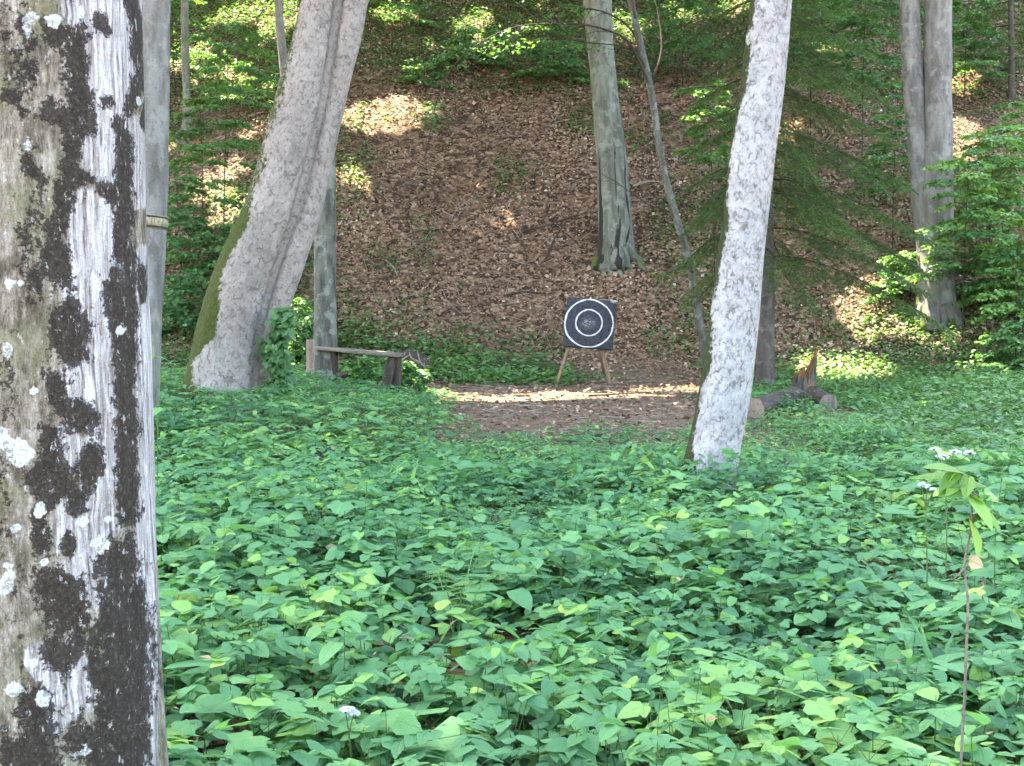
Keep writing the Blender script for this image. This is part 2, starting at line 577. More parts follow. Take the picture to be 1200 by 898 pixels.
M_TWIG = plain_wood('twig_bark', (.028, .021, .015), (.055, .042, .029), 30)
M_STEM = plain_wood('green_stem', (.075, .12, .04), (.12, .18, .06), 40)
M_PLANK = plain_wood('weathered_plank', (.10, .082, .062), (.20, .165, .125), 22)
M_OLDW = plain_wood('rotten_wood', (.028, .022, .016), (.085, .066, .050), 16)
M_RED = plain_wood('orange_rot', (.07, .032, .016), (.17, .08, .036), 18)
M_CUT = plain_wood('fresh_cut_wood', (.15, .105, .078), (.22, .165, .125), 12)
M_EASEL = plain_wood('easel_wood', (.15, .092, .054), (.24, .155, .095), 20)
M_STICK = plain_wood('dead_stick', (.17, .13, .095), (.32, .26, .20), 20)
M_MOSSLOG = plain_wood('mossy_wood', (.022, .026, .012), (.05, .062, .02), 18, (1, 1, 1))

# ------------------------------------------------------------------ leaf templates
def leaf_tpl(w=.42, fold=.10, droop=.16, rows=(0, .10, .34, .64, .86, 1.0), wid=(0, .62, 1.0, .72, .34, 0)):
    V, lu, lt = [], [], []
    for t, ww in zip(rows, wid):
        zz = -droop * t * t
        if ww == 0:
            V.append((0, t, zz)); lu.append(0); lt.append(t)
        else:
            back = -.05 if t < .2 else 0
            for sgn in (-1, 0, 1):
                V.append((sgn * ww * w, t + (back if sgn else 0), zz + (fold * ww * .6 if sgn else 0) - (.03 if sgn else 0) * ww))
                lu.append(sgn * ww); lt.append(t)
    n = len(rows) - 2
    T, Q = [(0, 2, 1), (0, 3, 2)], []
    for k in range(n - 1):
        a = 1 + 3 * k
        Q += [(a, a + 1, a + 4, a + 3), (a + 1, a + 2, a + 5, a + 4)]
    a = 1 + 3 * (n - 1)
    tip = len(V) - 1
    T += [(a, a + 1, tip), (a + 1, a + 2, tip)]
    # keep upward winding
    T = [t[::-1] for t in T[:2]] + [t for t in T[2:]]
    return dict(V=np.array(V, float), T=np.array(T), Q=np.array(Q), lu=np.array(lu, float), lt=np.array(lt, float))


def fix_winding(tp):
    V = tp['V']
    for key in ('T', 'Q'):
        F = tp[key]
        for i in range(len(F)):
            a, b, c = V[F[i][0]], V[F[i][1]], V[F[i][2]]
            if np.cross(b - a, c - a)[2] < 0:
                F[i] = F[i][::-1]
    return tp


LEAF = fix_winding(leaf_tpl())
LEAF_BROAD = fix_winding(leaf_tpl(w=.48, fold=.05, droop=.22, rows=(0, .04, .28, .58, .84, 1.0), wid=(0, .78, 1.0, .80, .40, 0)))
LEAF_S = fix_winding(dict(V=np.array([(0, 0, 0), (-.30, .35, .04), (-.22, .72, .0), (0, 1, -.12), (.22, .72, .0), (.30, .35, .04), (0, .5, -.03)]),
                          T=np.array([(0, 6, 1), (1, 6, 2), (2, 6, 3), (3, 6, 4), (4, 6, 5), (5, 6, 0)]), Q=np.zeros((0, 4), int),
                          lu=np.array([0, -1, -.8, 0, .8, 1, 0.]), lt=np.array([0, .35, .72, 1, .72, .35, .5])))
LEAF_Q = fix_winding(dict(V=np.array([(0, 0, 0), (-.32, .5, .06), (0, 1, -.06), (.32, .5, .06)]), T=np.array([(0, 2, 1), (0, 3, 2)]), Q=np.zeros((0, 4), int),
                          lu=np.array([0, -1, 0, 1.]), lt=np.array([0, .5, 1, .5])))
# palmate (maple) leaf, fan round a centre
_an = [(-90, .16), (-64, .46), (-40, .66), (-20, .52), (6, .80), (28, .84), (52, .66), (72, .88), (90, 1.0)]
_o = []
for a_, r_ in _an:
    _o.append((cos(radians(a_)) * r_ * .72, sin(radians(a_)) * r_ * .72))
_o = _o + [(-x, y) for x, y in _o[-2:0:-1]]
_V = [(0, .30, 0)] + [(x, y + .30, -.16 * (x * x + y * y) + .02) for x, y in _o]
MAPLE = fix_winding(dict(V=np.array(_V), T=np.array([(0, 1 + k, 1 + (k + 1) % len(_o)) for k in range(len(_o))]), Q=np.zeros((0, 4), int),
                         lu=np.array([0.] + [x * 1.2 for x, y in _o]), lt=np.array([.3] + [y + .3 for x, y in _o])))
NEEDLE = dict(V=np.array([(-.05, 0, 0), (.05, 0, 0), (0, 1, -.04)]), T=np.array([(0, 1, 2)]), Q=np.zeros((0, 4), int), lu=np.zeros(3), lt=np.array([0, 0, 1.]))
LIT = fix_winding(dict(V=np.array([(0, 0, 0), (-.33, .45, .10), (0, 1, .02), (.33, .45, .10), (0, .5, -.02)]), T=np.array([(0, 4, 1), (1, 4, 2), (2, 4, 3), (3, 4, 0)]),
                       Q=np.zeros((0, 4), int), lu=np.zeros(5), lt=np.zeros(5)))


class Leaves:
    def __init__(s):
        s.parts = []

    def add(s, tpl, pos, az, pitch, roll, size, tint, wscale=1.0):
        pos = np.asarray(pos, float).reshape(-1, 3)
        n = len(pos)
        if n == 0:
            return
        az, pitch, roll, size, tint, wscale = [np.broadcast_to(np.asarray(a, float), (n,)) for a in (az, pitch, roll, size, tint, wscale)]
        ca, sa, cp, sp = np.cos(az), np.sin(az), np.cos(pitch), np.sin(pitch)
        Y = np.stack([ca * cp, sa * cp, sp], 1)
        X0 = np.stack([sa, -ca, 0 * sa], 1)
        Z0 = np.cross(X0, Y)
        cr, sr = np.cos(roll)[:, None], np.sin(roll)[:, None]
        X = X0 * cr + Z0 * sr
        Z = -X0 * sr + Z0 * cr
        s.frame(tpl, pos, X, Y, Z, size, tint, wscale)

    def frame(s, tpl, pos, X, Y, Z, size, tint, wscale=1.0):
        n = len(pos)
        L = tpl['V']
        wscale = np.broadcast_to(np.asarray(wscale, float), (n,))
        V = pos[:, None, :] + size[:, None, None] * (L[None, :, 0:1] * wscale[:, None, None] * X[:, None, :] + L[None, :, 1:2] * Y[:, None, :] + L[None, :, 2:3] * Z[:, None, :])
        s.parts.append((V, tpl, tint))

    def build(s, name, mat, parent=None, origin=None, extra=None):
        Vs, Ts, Qs, lu, lt, ti = [], [], [], [], [], []
        off = 0
        for V, tp, tint in s.parts:
            n, k = V.shape[:2]
            base = off + np.arange(n)[:, None, None] * k
            if len(tp['T']):
                Ts.append((tp['T'][None] + base).reshape(-1, 3))
            if len(tp['Q']):
                Qs.append((tp['Q'][None] + base).reshape(-1, 4))
            Vs.append(V.reshape(-1, 3))
            lu.append(np.tile(tp['lu'], n)); lt.append(np.tile(tp['lt'], n)); ti.append(np.repeat(tint, k))
            off += n * k
        V = np.concatenate(Vs)
        if origin is not None:
            V = V - np.asarray(origin)
        return build(name, V, np.concatenate(Ts) if Ts else None, np.concatenate(Qs) if Qs else None, mat, parent,
                     {'lu': np.concatenate(lu), 'lt': np.concatenate(lt), 'tint': np.clip(np.concatenate(ti), 0, 1)})


def prisms(p0, p1, r0, r1):
    p0, p1 = np.asarray(p0), np.asarray(p1)
    n = len(p0)
    d = p1 - p0
    d /= np.linalg.norm(d, axis=1)[:, None] + 1e-9
    ref = np.where(np.abs(d[:, 2:3]) > .9, np.array([[1.0, 0, 0]]), np.array([[0, 0, 1.0]]))
    u = np.cross(d, ref); u /= np.linalg.norm(u, axis=1)[:, None] + 1e-9
    v = np.cross(d, u)
    V = []
    for base, r in ((p0, r0), (p1, r1)):
        r = np.broadcast_to(np.asarray(r, float), (n,))[:, None]
        for k in range(3):
            a = k * 2 * pi / 3
            V.append(base + r * (cos(a) * u + sin(a) * v))
    V = np.stack(V, 1).reshape(-1, 3)
    q = np.array([(0, 1, 4, 3), (1, 2, 5, 4), (2, 0, 3, 5)])
    return V, (q[None] + np.arange(n)[:, None, None] * 6).reshape(-1, 4)


# ------------------------------------------------------------------ ground sheet
def path_mask(x, y):
    a = sstep(13.2, 15.5, y + .9 * noise2(x, y, 40)) * (1 - sstep(23.0, 24.2, y))
    b = sstep(-1.6, -.3, x + .5 * noise2(x * .8, y * .8, 41)) * (1 - sstep(2.1, 2.9, x - .06 * (y - 16) + .5 * noise2(x * .7, y * .7, 42)))
    strip = sstep(19.2, 20.0, y) * (1 - sstep(22.2, 23.2, y)) * sstep(-2.2, -1.4, x) * (1 - sstep(3.3, 4.0, x))
    return np.maximum(a * b, strip)


def moss_mask(x, y):
    m = sstep(32.0, 33.4, y + 1.1 * fbm2(x / 2, y / 2, 50))
    m = np.maximum(m, .6 * sstep(-4, -5.5, x) * sstep(22, 24, y))
    m = np.maximum(m, .75 * sstep(4.6, 6, x) * sstep(11, 14, y) * (1 - sstep(23.5, 25, y)))
    m = np.maximum(m, .55 * sstep(3.6, 6.5, x + .8 * noise2(x, y, 51)) * sstep(25, 27, y))
    m = np.maximum(m, .5 * sstep(2.4, 3.0, x) * (1 - sstep(4.2, 5, x)) * sstep(24, 25, y) * (1 - sstep(26.6, 28, y)))
    return m


def make_ground():
    xs = np.concatenate([[-2500, -800, -250, -120, -70, -48], np.arange(-34, -13, 1.0), np.arange(-13, 13.01, .22), np.arange(14, 35, 1.0), [48, 70, 120, 250, 800, 2500]])
    ys = np.concatenate([[-2500, -800, -250, -90, -40, -20, -10], np.arange(-5, 8, .8), np.arange(8, 44, .22), np.arange(44, 80, 1.0), [95, 130, 250, 800, 2500]])
    X, Y = np.meshgrid(xs, ys)
    Z = HT(X, Y)
    V = np.stack([X, Y, Z], -1).reshape(-1, 3)
    nx, ny = len(xs), len(ys)
    i, j = np.meshgrid(np.arange(ny - 1), np.arange(nx - 1), indexing='ij')
    a = i * nx + j
    Q = np.stack([a, a + 1, a + nx + 1, a + nx], -1).reshape(-1, 4)
    o = build('ground', V, None, Q, M_GROUND, None, {'path': path_mask(V[:, 0], V[:, 1]), 'moss': moss_mask(V[:, 0], V[:, 1])})
    tag(o, 'brown forest floor rising to a steep slope', 'ground', kind='structure')


make_ground()


def hill_normal(x, y):
    e = .15
    nx = -(HT(x + e, y) - HT(x - e, y)) / (2 * e)
    ny = -(HT(x, y + e) - HT(x, y - e)) / (2 * e)
    n = np.stack([nx, ny, np.ones_like(nx)], 1)
    return n / np.linalg.norm(n, axis=1)[:, None]


# ------------------------------------------------------------------ plant density maps
def hill_green(x, y):
    """share of the slope under low green plants"""
    f = fbm2(x / 1.6, y / 1.6, 60)
    g = .9 * sstep(30.9, 32.6, y + 2.0 * f)
    g = np.maximum(g, sstep(-2.6, -4.0, x + .8 * f) * sstep(-.1, .25, f + .12))
    g = np.maximum(g, .95 * sstep(-3.9, -3.3, x) * (1 - sstep(.3, .9, x + 1.1 * f)) * sstep(21.8, 22.4, y) * (1 - sstep(24.0, 25.0, y + .9 * f + .35 * (x + 1))))
    g = np.maximum(g, sstep(2.7, 3.4, x + .5 * f) * (1 - sstep(23.0, 24.6, y + 1.0 * f)))
    g = np.maximum(g, .9 * sstep(5.2, 7.5, x + 1.3 * f) * sstep(-.1, .3, f))
    g = np.maximum(g, .7 * sstep(.06, .36, f))
    g = np.maximum(g, .55 * sstep(2.2, 3.0, x) * (1 - sstep(4.4, 5.0, x)) * sstep(24.2, 24.8, y) * (1 - sstep(26.8, 28.5, y)) * sstep(-.2, .3, f))
    return np.clip(g, 0, 1)


def veg_height(x, y):
    """height of the herb layer on the flat"""
    n = np.clip(.5 + .8 * fbm2(x / 1.1, y / 1.1, 70), 0, 1)
    h = .15 + .30 * n
    mid = sstep(-1.2, -.2, x + .5 * noise2(x, y, 71)) * (1 - sstep(2.6, 3.6, x))
    h = h * (1 - mid * sstep(10.5, 13.2, y + .8 * noise2(x, y, 72)) * .72)
    right = sstep(2.9, 4.2, x)
    h = h * (1 - right * sstep(10.8, 12.6, y + .7 * noise2(x, y, 73)) * .70)
    h = h * (1 - .5 * sstep(17, 19.5, y))
    return h


STUMP_SPOTS = [(3.0, 16.6, .55), (3.9, 17.4, .6), (3.5, 16.0, .5), (4.1, 16.6, .5), (3.9, 18.4, .6), (3.3, 15.4, .4)]


def stump_clear(x, y):
    f = np.ones_like(x)
    for a_, b_, r_ in STUMP_SPOTS:
        f = f * sstep(.55, 1.05, np.hypot(x - a_, y - b_) / r_)
    f = f * (.25 + .75 * sstep(.6, 1.0, np.hypot(x + .22, (y - 5.55) * .8) / .45))
    return .12 + .88 * f


def veg_density(x, y):
    d = np.ones_like(x) * stump_clear(x, y)
    d = d * (1 - path_mask(x, y) * (.90 + .1 * sstep(15, 16, y)))
    d = d * (.62 + .38 * sstep(-.45, -.1, fbm2(x / .9, y / .9, 75)))
    return d


# ------------------------------------------------------------------ herb layer
def make_herbs():
    L = Leaves()
    sp0, sp1, sr = [], [], []

    def scatter(y0, y1, per_m2, margin=1.6):
        wmax = y1 * .42 + margin
        n = int((y1 - y0) * 2 * wmax * per_m2)
        x = rng.uniform(-wmax, wmax, n)
        y = rng.uniform(y0, y1, n)
        k = (np.abs(x) < y * .40 + margin) & (rng.random(n) < veg_density(x, y))
        k &= ~((np.hypot(x + 1.08, y - 3.0) < .36))
        return x[k], y[k]

    for (y0, y1, per, near) in ((2.2, 4.2, 115, 2), (4.2, 8, 115, 2), (8, 13, 95, 1), (13, 20, 66, 0)):
        x, y = scatter(y0, y1, per)
        n = len(x)
        z = HT(x, y)
        hh = veg_height(x, y)
        h = hh * (1 - .5 * rng.random(n) ** 1.5) * np.where(rng.random(n) < .06, 1.35, 1.0)
        kind = rng.random(n) + .35 * fbm2(x / .8, y / .8, 77)
        hue = .50 + .42 * fbm2(x / .8, y / .8, 78) + .14 * rng.standard_normal(n)
        lean = rng.normal(0, .07, (n, 2))
        sz = np.clip(.5 + .6 * noise2(x / .7, y / .7, 76), 0, 1)
        top = np.stack([x + lean[:, 0] * 2 * h, y + lean[:, 1] * 2 * h, z + h], 1)
        base = np.stack([x, y, z - .01], 1)
        small = sstep(.16, .28, hh)
        if near or True:
            sp0.append(base); sp1.append(base + (top - base) * .93); sr.append(np.full(n, .0025))
        az0 = rng.uniform(0, 2 * pi, n)
        # upright herbs with opposite leaves in tiers
        A = kind < .52
        Dm = (kind >= .52) & (kind < .60)
        for tier in range(4):
            tz = 1 - tier * .24
            for j in range(2 if tier else 4):
                ok = A & (rng.random(n) < (.97 if tier < 2 else (.75 if near else .3)))
                m = ok.sum()
                if not m:
                    continue
                az = az0[ok] + j * pi * (1 if tier else .5) + tier * pi / 2 + rng.normal(0, .3, m)
                size = (.078 if tier else .058) * (.70 + .75 * rng.random(m) ** 1.5) * (.8 + .5 * sz[ok]) * (.55 + .45 * small[ok])
                if tier == 0 :
                    size *= .9
                q = base[ok] + (top[ok] - base[ok]) * np.clip(tz + rng.normal(0, .05, m), .1, 1)[:, None]
                off = .02 + .025 * rng.random(m) * (tier > 0)
                q = q + np.stack([np.cos(az) * off, np.sin(az) * off, .01 + 0 * az], 1)
                tint = hue[ok] + rng.normal(0, .13, m)
                tint = np.where(rng.random(m) < .05, .92, tint)
                pitch = rng.normal(-.10, .28, m)
                L.add(LEAF_BROAD if near == 2 else (LEAF if near else LEAF_S), q, az, pitch, rng.normal(0, .30, m), size, tint, .8 + .35 * rng.random(m))
        # trifoliate leaves on long stalks
        Bm = (kind >= .60) & (kind < .94)
        for lf in range(3):
            m = Bm.sum()
            az_s = az0[Bm] + lf * 2.1 + rng.normal(0, .3, m)
            tip = base[Bm] + np.stack([np.cos(az_s) * .10, np.sin(az_s) * .10, h[Bm] * (1 - .2 * lf)], 1)
            sp0.append(base[Bm]); sp1.append(tip); sr.append(np.full(m, .0016))
            for j in (-1, 0, 1):
                az = az_s + j * 1.25 + rng.normal(0, .15, m)
                size = .068 * (.75 + .5 * rng.random(m)) * (.55 + .45 * small[Bm])
                L.add(LEAF if near else LEAF_S, tip, az, rng.normal(-.12, .2, m), rng.normal(0, .2, m), size, hue[Bm] + .08 + rng.normal(0, .08, m), .95)
        # pinnate leaves with small paired leaflets
        for lf in range(3):
            m = Dm.sum()
            az_s = az0[Dm] + lf * 2.1 + rng.normal(0, .3, m)
            ln = rng.uniform(.12, .24, m) * (.5 + .5 * small[Dm])
            root_ = top[Dm] - np.array([0, 0, .03])
            for j in range(5):
                u = .30 + .70 * j / 4
                q = root_ + np.stack([np.cos(az_s) * ln * u, np.sin(az_s) * ln * u, ln * (.45 * u - .55 * u * u)], 1)
                for sd in ((-1, 1) if j < 4 else (0,)):
                    L.add(LEAF if near == 2 else LEAF_S, q, az_s + sd * 1.1, rng.normal(-.15, .12, m), rng.normal(0, .15, m), ln * .36 * rng.uniform(.8, 1.15, m), hue[Dm] + .02 + rng.normal(0, .07, m), .72)
            sp0.append(root_); sp1.append(root_ + np.stack([np.cos(az_s) * ln, np.sin(az_s) * ln, -.1 * ln], 1)); sr.append(np.full(m, .0013))
        # palmate seedlings
        C = kind >= .94
        for lf in range(4):
            m = C.sum()
            az = az0[C] + lf * pi / 2 + rng.normal(0, .25, m)
            q = top[C] + np.stack([np.cos(az) * .05, np.sin(az) * .05, .0 * az - .02 * lf], 1)
            sp0.append(top[C] - [0, 0, .05]); sp1.append(q); sr.append(np.full(m, .0014))
            L.add(MAPLE, q, az, rng.normal(-.15, .15, m), rng.normal(0, .2, m), .10 * (.7 + .6 * rng.random(m)) * (.55 + .45 * small[C]), hue[C] + .14 + rng.normal(0, .08, m))
        # low understorey that closes the gaps
        x2, y2 = scatter(y0, y1, per * (2.2 if near else 2.8))
        m = len(x2)
        h2 = veg_height(x2, y2) * rng.uniform(.15, .75, m)
        q = np.stack([x2, y2, HT(x2, y2) + h2], 1)
        L.add(LEAF if near == 2 else LEAF_S, q, rng.uniform(0, 2 * pi, m), rng.normal(-.05, .3, m), rng.normal(0, .3, m), rng.uniform(.03, .075, m), .22 + .25 * fbm2(x2, y2, 79) + rng.normal(0, .13, m))
    # grass blades, a few big-leaved rosettes
    x, y = scatter(2.4, 11, .45)
    k = noise2(x / 1.3, y / 1.3, 84) > -.1
    x, y = x[k], y[k]
    for j in range(7):
        m = len(x)
        az = rng.uniform(0, 2 * pi, m)
        q = np.stack([x + rng.normal(0, .03, m), y + rng.normal(0, .03, m), HT(x, y) + .06], 1)
        L.add(LEAF, q, az, rng.uniform(.55, 1.2, m), rng.normal(0, .2, m), rng.uniform(.22, .46, m), .62 + rng.normal(0, .12, m), .085)
    x, y = scatter(2.6, 13, .9)
    hh = veg_height(x, y)
    for j in range(5):
        m = len(x)
        az = j * 1.257 + rng.normal(0, .25, m)
        q = np.stack([x + np.cos(az) * .06, y + np.sin(az) * .06, HT(x, y) + hh * rng.uniform(.7, 1.0, m)], 1)
        L.add(LEAF_BROAD, q, az, rng.normal(.05, .18, m), rng.normal(0, .2, m), rng.uniform(.12, .19, m), .48 + .25 * noise2(x, y, 85) + rng.normal(0, .05, m), 1.0)
    o = L.build('undergrowth', M_HERB)
    tag(o, 'dense knee-high carpet of broad green herb leaves', 'undergrowth', kind='stuff')
    V, Q = prisms(np.concatenate(sp0), np.concatenate(sp1), np.concatenate(sr), .0012)
    o2 = build('herb_stems', V, None, Q, M_STEM, None, None, {'bark': V})
    tag(o2, 'thin green stems under the leaf carpet', 'stems', kind='stuff')


make_herbs()


def make_hill_plants():
    L = Leaves()
    # clumps of low plants on the slope and round its foot
    n = 210000
    x = rng.uniform(-13, 14, n)
    y = rng.uniform(11.5, 41, n)
    g = hill_green(x, y) * sstep(11.5, 13, y) * np.where((y < 21.5) & (x < 2.9), 0, 1)
    k = (np.abs(x) < y * .40 + 1.5) & (rng.random(n) < g)
    x, y = x[k], y[k]
    kk = rng.random(len(x)) < stump_clear(x, y)
    x, y = x[kk], y[kk]
    n = len(x)
    h = rng.uniform(.02, .20, n) * (.5 + .9 * (.5 + .5 * fbm2(x / 1.2, y / 1.2, 81)))
    for j in range(2):
        az = rng.uniform(0, 2 * pi, n)
        q = np.stack([x + np.cos(az) * .02, y + np.sin(az) * .02, HT(x, y) + h * (1 - .3 * j)], 1)
        tint = .42 + .33 * fbm2(x / 1.7, y / 1.7, 82) + rng.normal(0, .13, n)
        L.add(LEAF_S, q, az, rng.normal(-.08, .28, n), rng.normal(0, .28, n), rng.uniform(.045, .095, n), tint + .06, 1.15)
    m = 9000
    x = rng.uniform(-4.6, 1.0, m); y = rng.uniform(21.6, 25.2, m)
    f = fbm2(x / .9, y / .9, 83)
    k = (y < 24.6 - .30 * (x + 3.5) + .9 * f) & (f > -.35) & (y > 21.9 + .5 * f)
    x, y, f = x[k], y[k], f[k]
    n = len(x)
    h = rng.uniform(.05, .32, n) * (.8 + .5 * f)
    L.add(LEAF_S, np.stack([x, y, HT(x, y) + h], 1), rng.uniform(0, 2 * pi, n), rng.normal(-.1, .3, n), rng.normal(0, .3, n), rng.uniform(.06, .12, n), .62 + .3 * f + rng.normal(0, .12, n), 1.15)
    o = L.build('slope_plants', M_HILL)
    tag(o, 'low green seedlings and herbs patching the slope', 'ground plants', kind='stuff')
    # leaf litter
    L = Leaves()
    n = 300000
    x = rng.uniform(-14, 15, n)
    y = rng.uniform(12.5, 39.5, n)
    onhill = sstep(22.5, 23.6, y - toe(x) + 23.4)
    dens = np.maximum(onhill * (.12 + .88 * sstep(-.40, .10, fbm2(x / .9, y / 1.0, 90) + .12)), .22 * path_mask(x, y))
    dens = np.maximum(dens, .35 * sstep(4, 5, x))
    k = (np.abs(x) < y * .40 + 1.5) & (rng.random(n) < dens)
    x, y = x[k], y[k]
    n = len(x)
    N = hill_normal(x, y) + rng.normal(0, .38, (n, 3))
    N /= np.linalg.norm(N, axis=1)[:, None]
    r = rng.normal(0, 1, (n, 3))
    Y = np.cross(N, r); Y /= np.linalg.norm(Y, axis=1)[:, None]
    X = np.cross(Y, N)
    tint = .50 + .40 * fbm2(x / 1.6, y / 1.1, 91) + rng.normal(0, .155, n)
    L.frame(LIT, np.stack([x, y, HT(x, y) + rng.uniform(.0, .05, n)], 1), X, Y, N, rng.uniform(.034, .074, n) * np.where(rng.random(n) < .12, 1.6, 1), tint, rng.uniform(.7, 1.5, n))
    # litter showing in the gaps of the herb layer
    m = 5000
    x = rng.uniform(-7, 7, m); y = rng.uniform(2.3, 14, m)
    az = rng.uniform(0, 2 * pi, m)
    L.add(LIT, np.stack([x, y, HT(x, y) + .01], 1), az, rng.normal(0, .2, m), rng.normal(0, .3, m), rng.uniform(.05, .09, m), .45 + rng.normal(0, .2, m))
    # fallen leaves caught on top of the herbs
    m = 170
    y = rng.uniform(2.6, 14, m); x = rng.uniform(-1, 1, m) * (y * .40 + .6)
    L.add(LIT, np.stack([x, y, HT(x, y) + veg_height(x, y) * rng.uniform(.7, .98, m)], 1), rng.uniform(0, 2 * pi, m), rng.normal(0, .3, m), rng.normal(0, .35, m), rng.uniform(.03, .055, m), .50 + rng.normal(0, .18, m))
    o = L.build('leaf_litter', M_LITTER)
    tag(o, 'dry brown beech leaves covering the slope', 'leaf litter', kind='stuff')
    # fine twigs lying in the litter
    n = 2600
    x = rng.uniform(-9, 9, n); y = rng.uniform(14.5, 35, n)
    k = (np.abs(x) < y * .38) & (np.where(y < 22, path_mask(x, y), 1) > .5)
    x, y = x[k], y[k]; n = len(x)
    az = rng.uniform(0, 2 * pi, n); ln = rng.uniform(.15, .6, n)
    x1, y1 = x + np.cos(az) * ln, y + np.sin(az) * ln
    V, Q = prisms(np.stack([x, y, HT(x, y) + .03], 1), np.stack([x1, y1, HT(x1, y1) + .04], 1), rng.uniform(.003, .011, n), .003)
    o = build('fine_twigs', V, None, Q, M_STICK, None, None, {'bark': V})
    tag(o, 'thin dead twigs scattered through the leaf litter', 'twigs', kind='stuff')


make_hill_plants()

# ------------------------------------------------------------------ trees
TREES = []    # (root, top xy) for crowns


def trunk_profile(spec, d, top_z=13.0, taper=.45, sink=.25, nseg=60):
    """spec: (px, py, width px) from the top of the picture down to the base"""
    rows = []
    for px, py, w in spec:
        p = P(px, py, d)
        rows.append([*p, w / 2 / F_PX * d])
    rows = np.array(rows)[::-1]                       # base first
    dirb = rows[0, :3] - rows[1, :3]
    dirb /= np.linalg.norm(dirb)
    b = rows[0, :3].copy()
    zt = HT(b[0], b[1]) - sink
    if b[2] > zt:
        k = (b[2] - zt) / max(.3, -dirb[2])
        q = b + dirb * k
        rows = np.vstack([[*q, rows[0, 3] * 1.12], rows])
    dt = rows[-1, :3] - rows[-2, :3]
    dt /= np.linalg.norm(dt)
    p, r = rows[-1, :3].copy(), rows[-1, 3]
    ext = []
    r0 = r
    z0 = p[2]
    while p[2] < top_z:
        dt = dt + np.array([0, 0, .06]) + rng.normal(0, .02, 3)
        dt /= np.linalg.norm(dt)
        p = p + dt * .9
        r = r0 * (1 - (1 - taper) * (p[2] - z0) / (top_z - z0))
        ext.append([*p, r])
    if ext:
        rows = np.vstack([rows, ext])
    return rows


def make_tree(name, label, cat, spec, d, mat, n=40, top_z=13.0, rough=.035, seed=0, flare=.35, flare_h=.5, nlobe=5, moss=None, groove=None,
              dense=None, limbs=5, shade_crown=True, group=None, extra_trunks=(), attrs_fn=None, notch=False):
    rows = trunk_profile(spec, d, top_z)
    ns = dense or max(60, int(np.linalg.norm(rows[-1, :3] - rows[0, :3]) * 10))
    R = resample(rows, ns)
    R[:, 3] = np.maximum(R[:, 3], .01)
    base = R[0, :3].copy()
    base[2] = HT(base[0], base[1])
    root = empty(name, base, label, cat, group)

    def lob(a, s, tot):
        f = flare * np.exp(-max(0, s - .2) / flare_h)
        return 1 + f * (.45 + .55 * np.cos(nlobe * a + seed) + .25 * np.cos(3 * a + 2 * seed))
    mb = MB()
    V, T, Q, B, A, S = tube(R[:, :3], R[:, 3], n, rough, seed, True, lob if flare else None)
    rel = V - base
    mo = moss(V, A, S, rel) if moss else np.zeros(len(V))
    gr = groove(V, A, S, rel) if groove else np.zeros(len(V))
    ex = attrs_fn(V, A, S, rel) if attrs_fn else {}
    def notched(V, own, other):
        """a real crevice where two stems press against each other"""
        co = np.stack([np.interp(V[:, 2], other[:, 2], other[:, k]) for k in (0, 1, 3)], 1)
        cw = np.stack([np.interp(V[:, 2], own[:, 2], own[:, k]) for k in (0, 1)], 1)
        sd = np.hypot(V[:, 0] - co[:, 0], V[:, 1] - co[:, 1]) - co[:, 2]
        dv = V[:, :2] - cw
        dv /= np.linalg.norm(dv, axis=1)[:, None] + 1e-9
        wgt = np.exp(-(sd / .055) ** 2) * .075
        V = V.copy()
        V[:, :2] -= dv * wgt[:, None]
        return V
    second = [resample(trunk_profile(sp2, d2, top_z - 1), ns) for (sp2, d2, n2) in extra_trunks]
    if notch:
        V = notched(V, R, second[0])
    mb.add(V, T, Q, B, moss=mo, groove=gr, **ex)
    for (sp2, d2, n2), R2 in zip(extra_trunks, second):
        V, T, Q, B, A, S = tube(R2[:, :3], R2[:, 3], n2, rough, seed + 7, True, None)
        if notch:
            V = notched(V, R2, R)
        mo = moss(V, A, S, V - base) * .5 if moss else np.zeros(len(V))
        mb.add(V, T, Q, B + np.array([3.0, 0, 0]), moss=mo, groove=np.zeros(len(V)))
    mb.build('trunk', mat, root, origin=base)
    top = R[-1, :3]
    if shade_crown:
        TREES.append(dict(root=root, base=base, top=top, r=R[-1, 3], col=R, mat=mat, limbs=limbs))
    return root, R


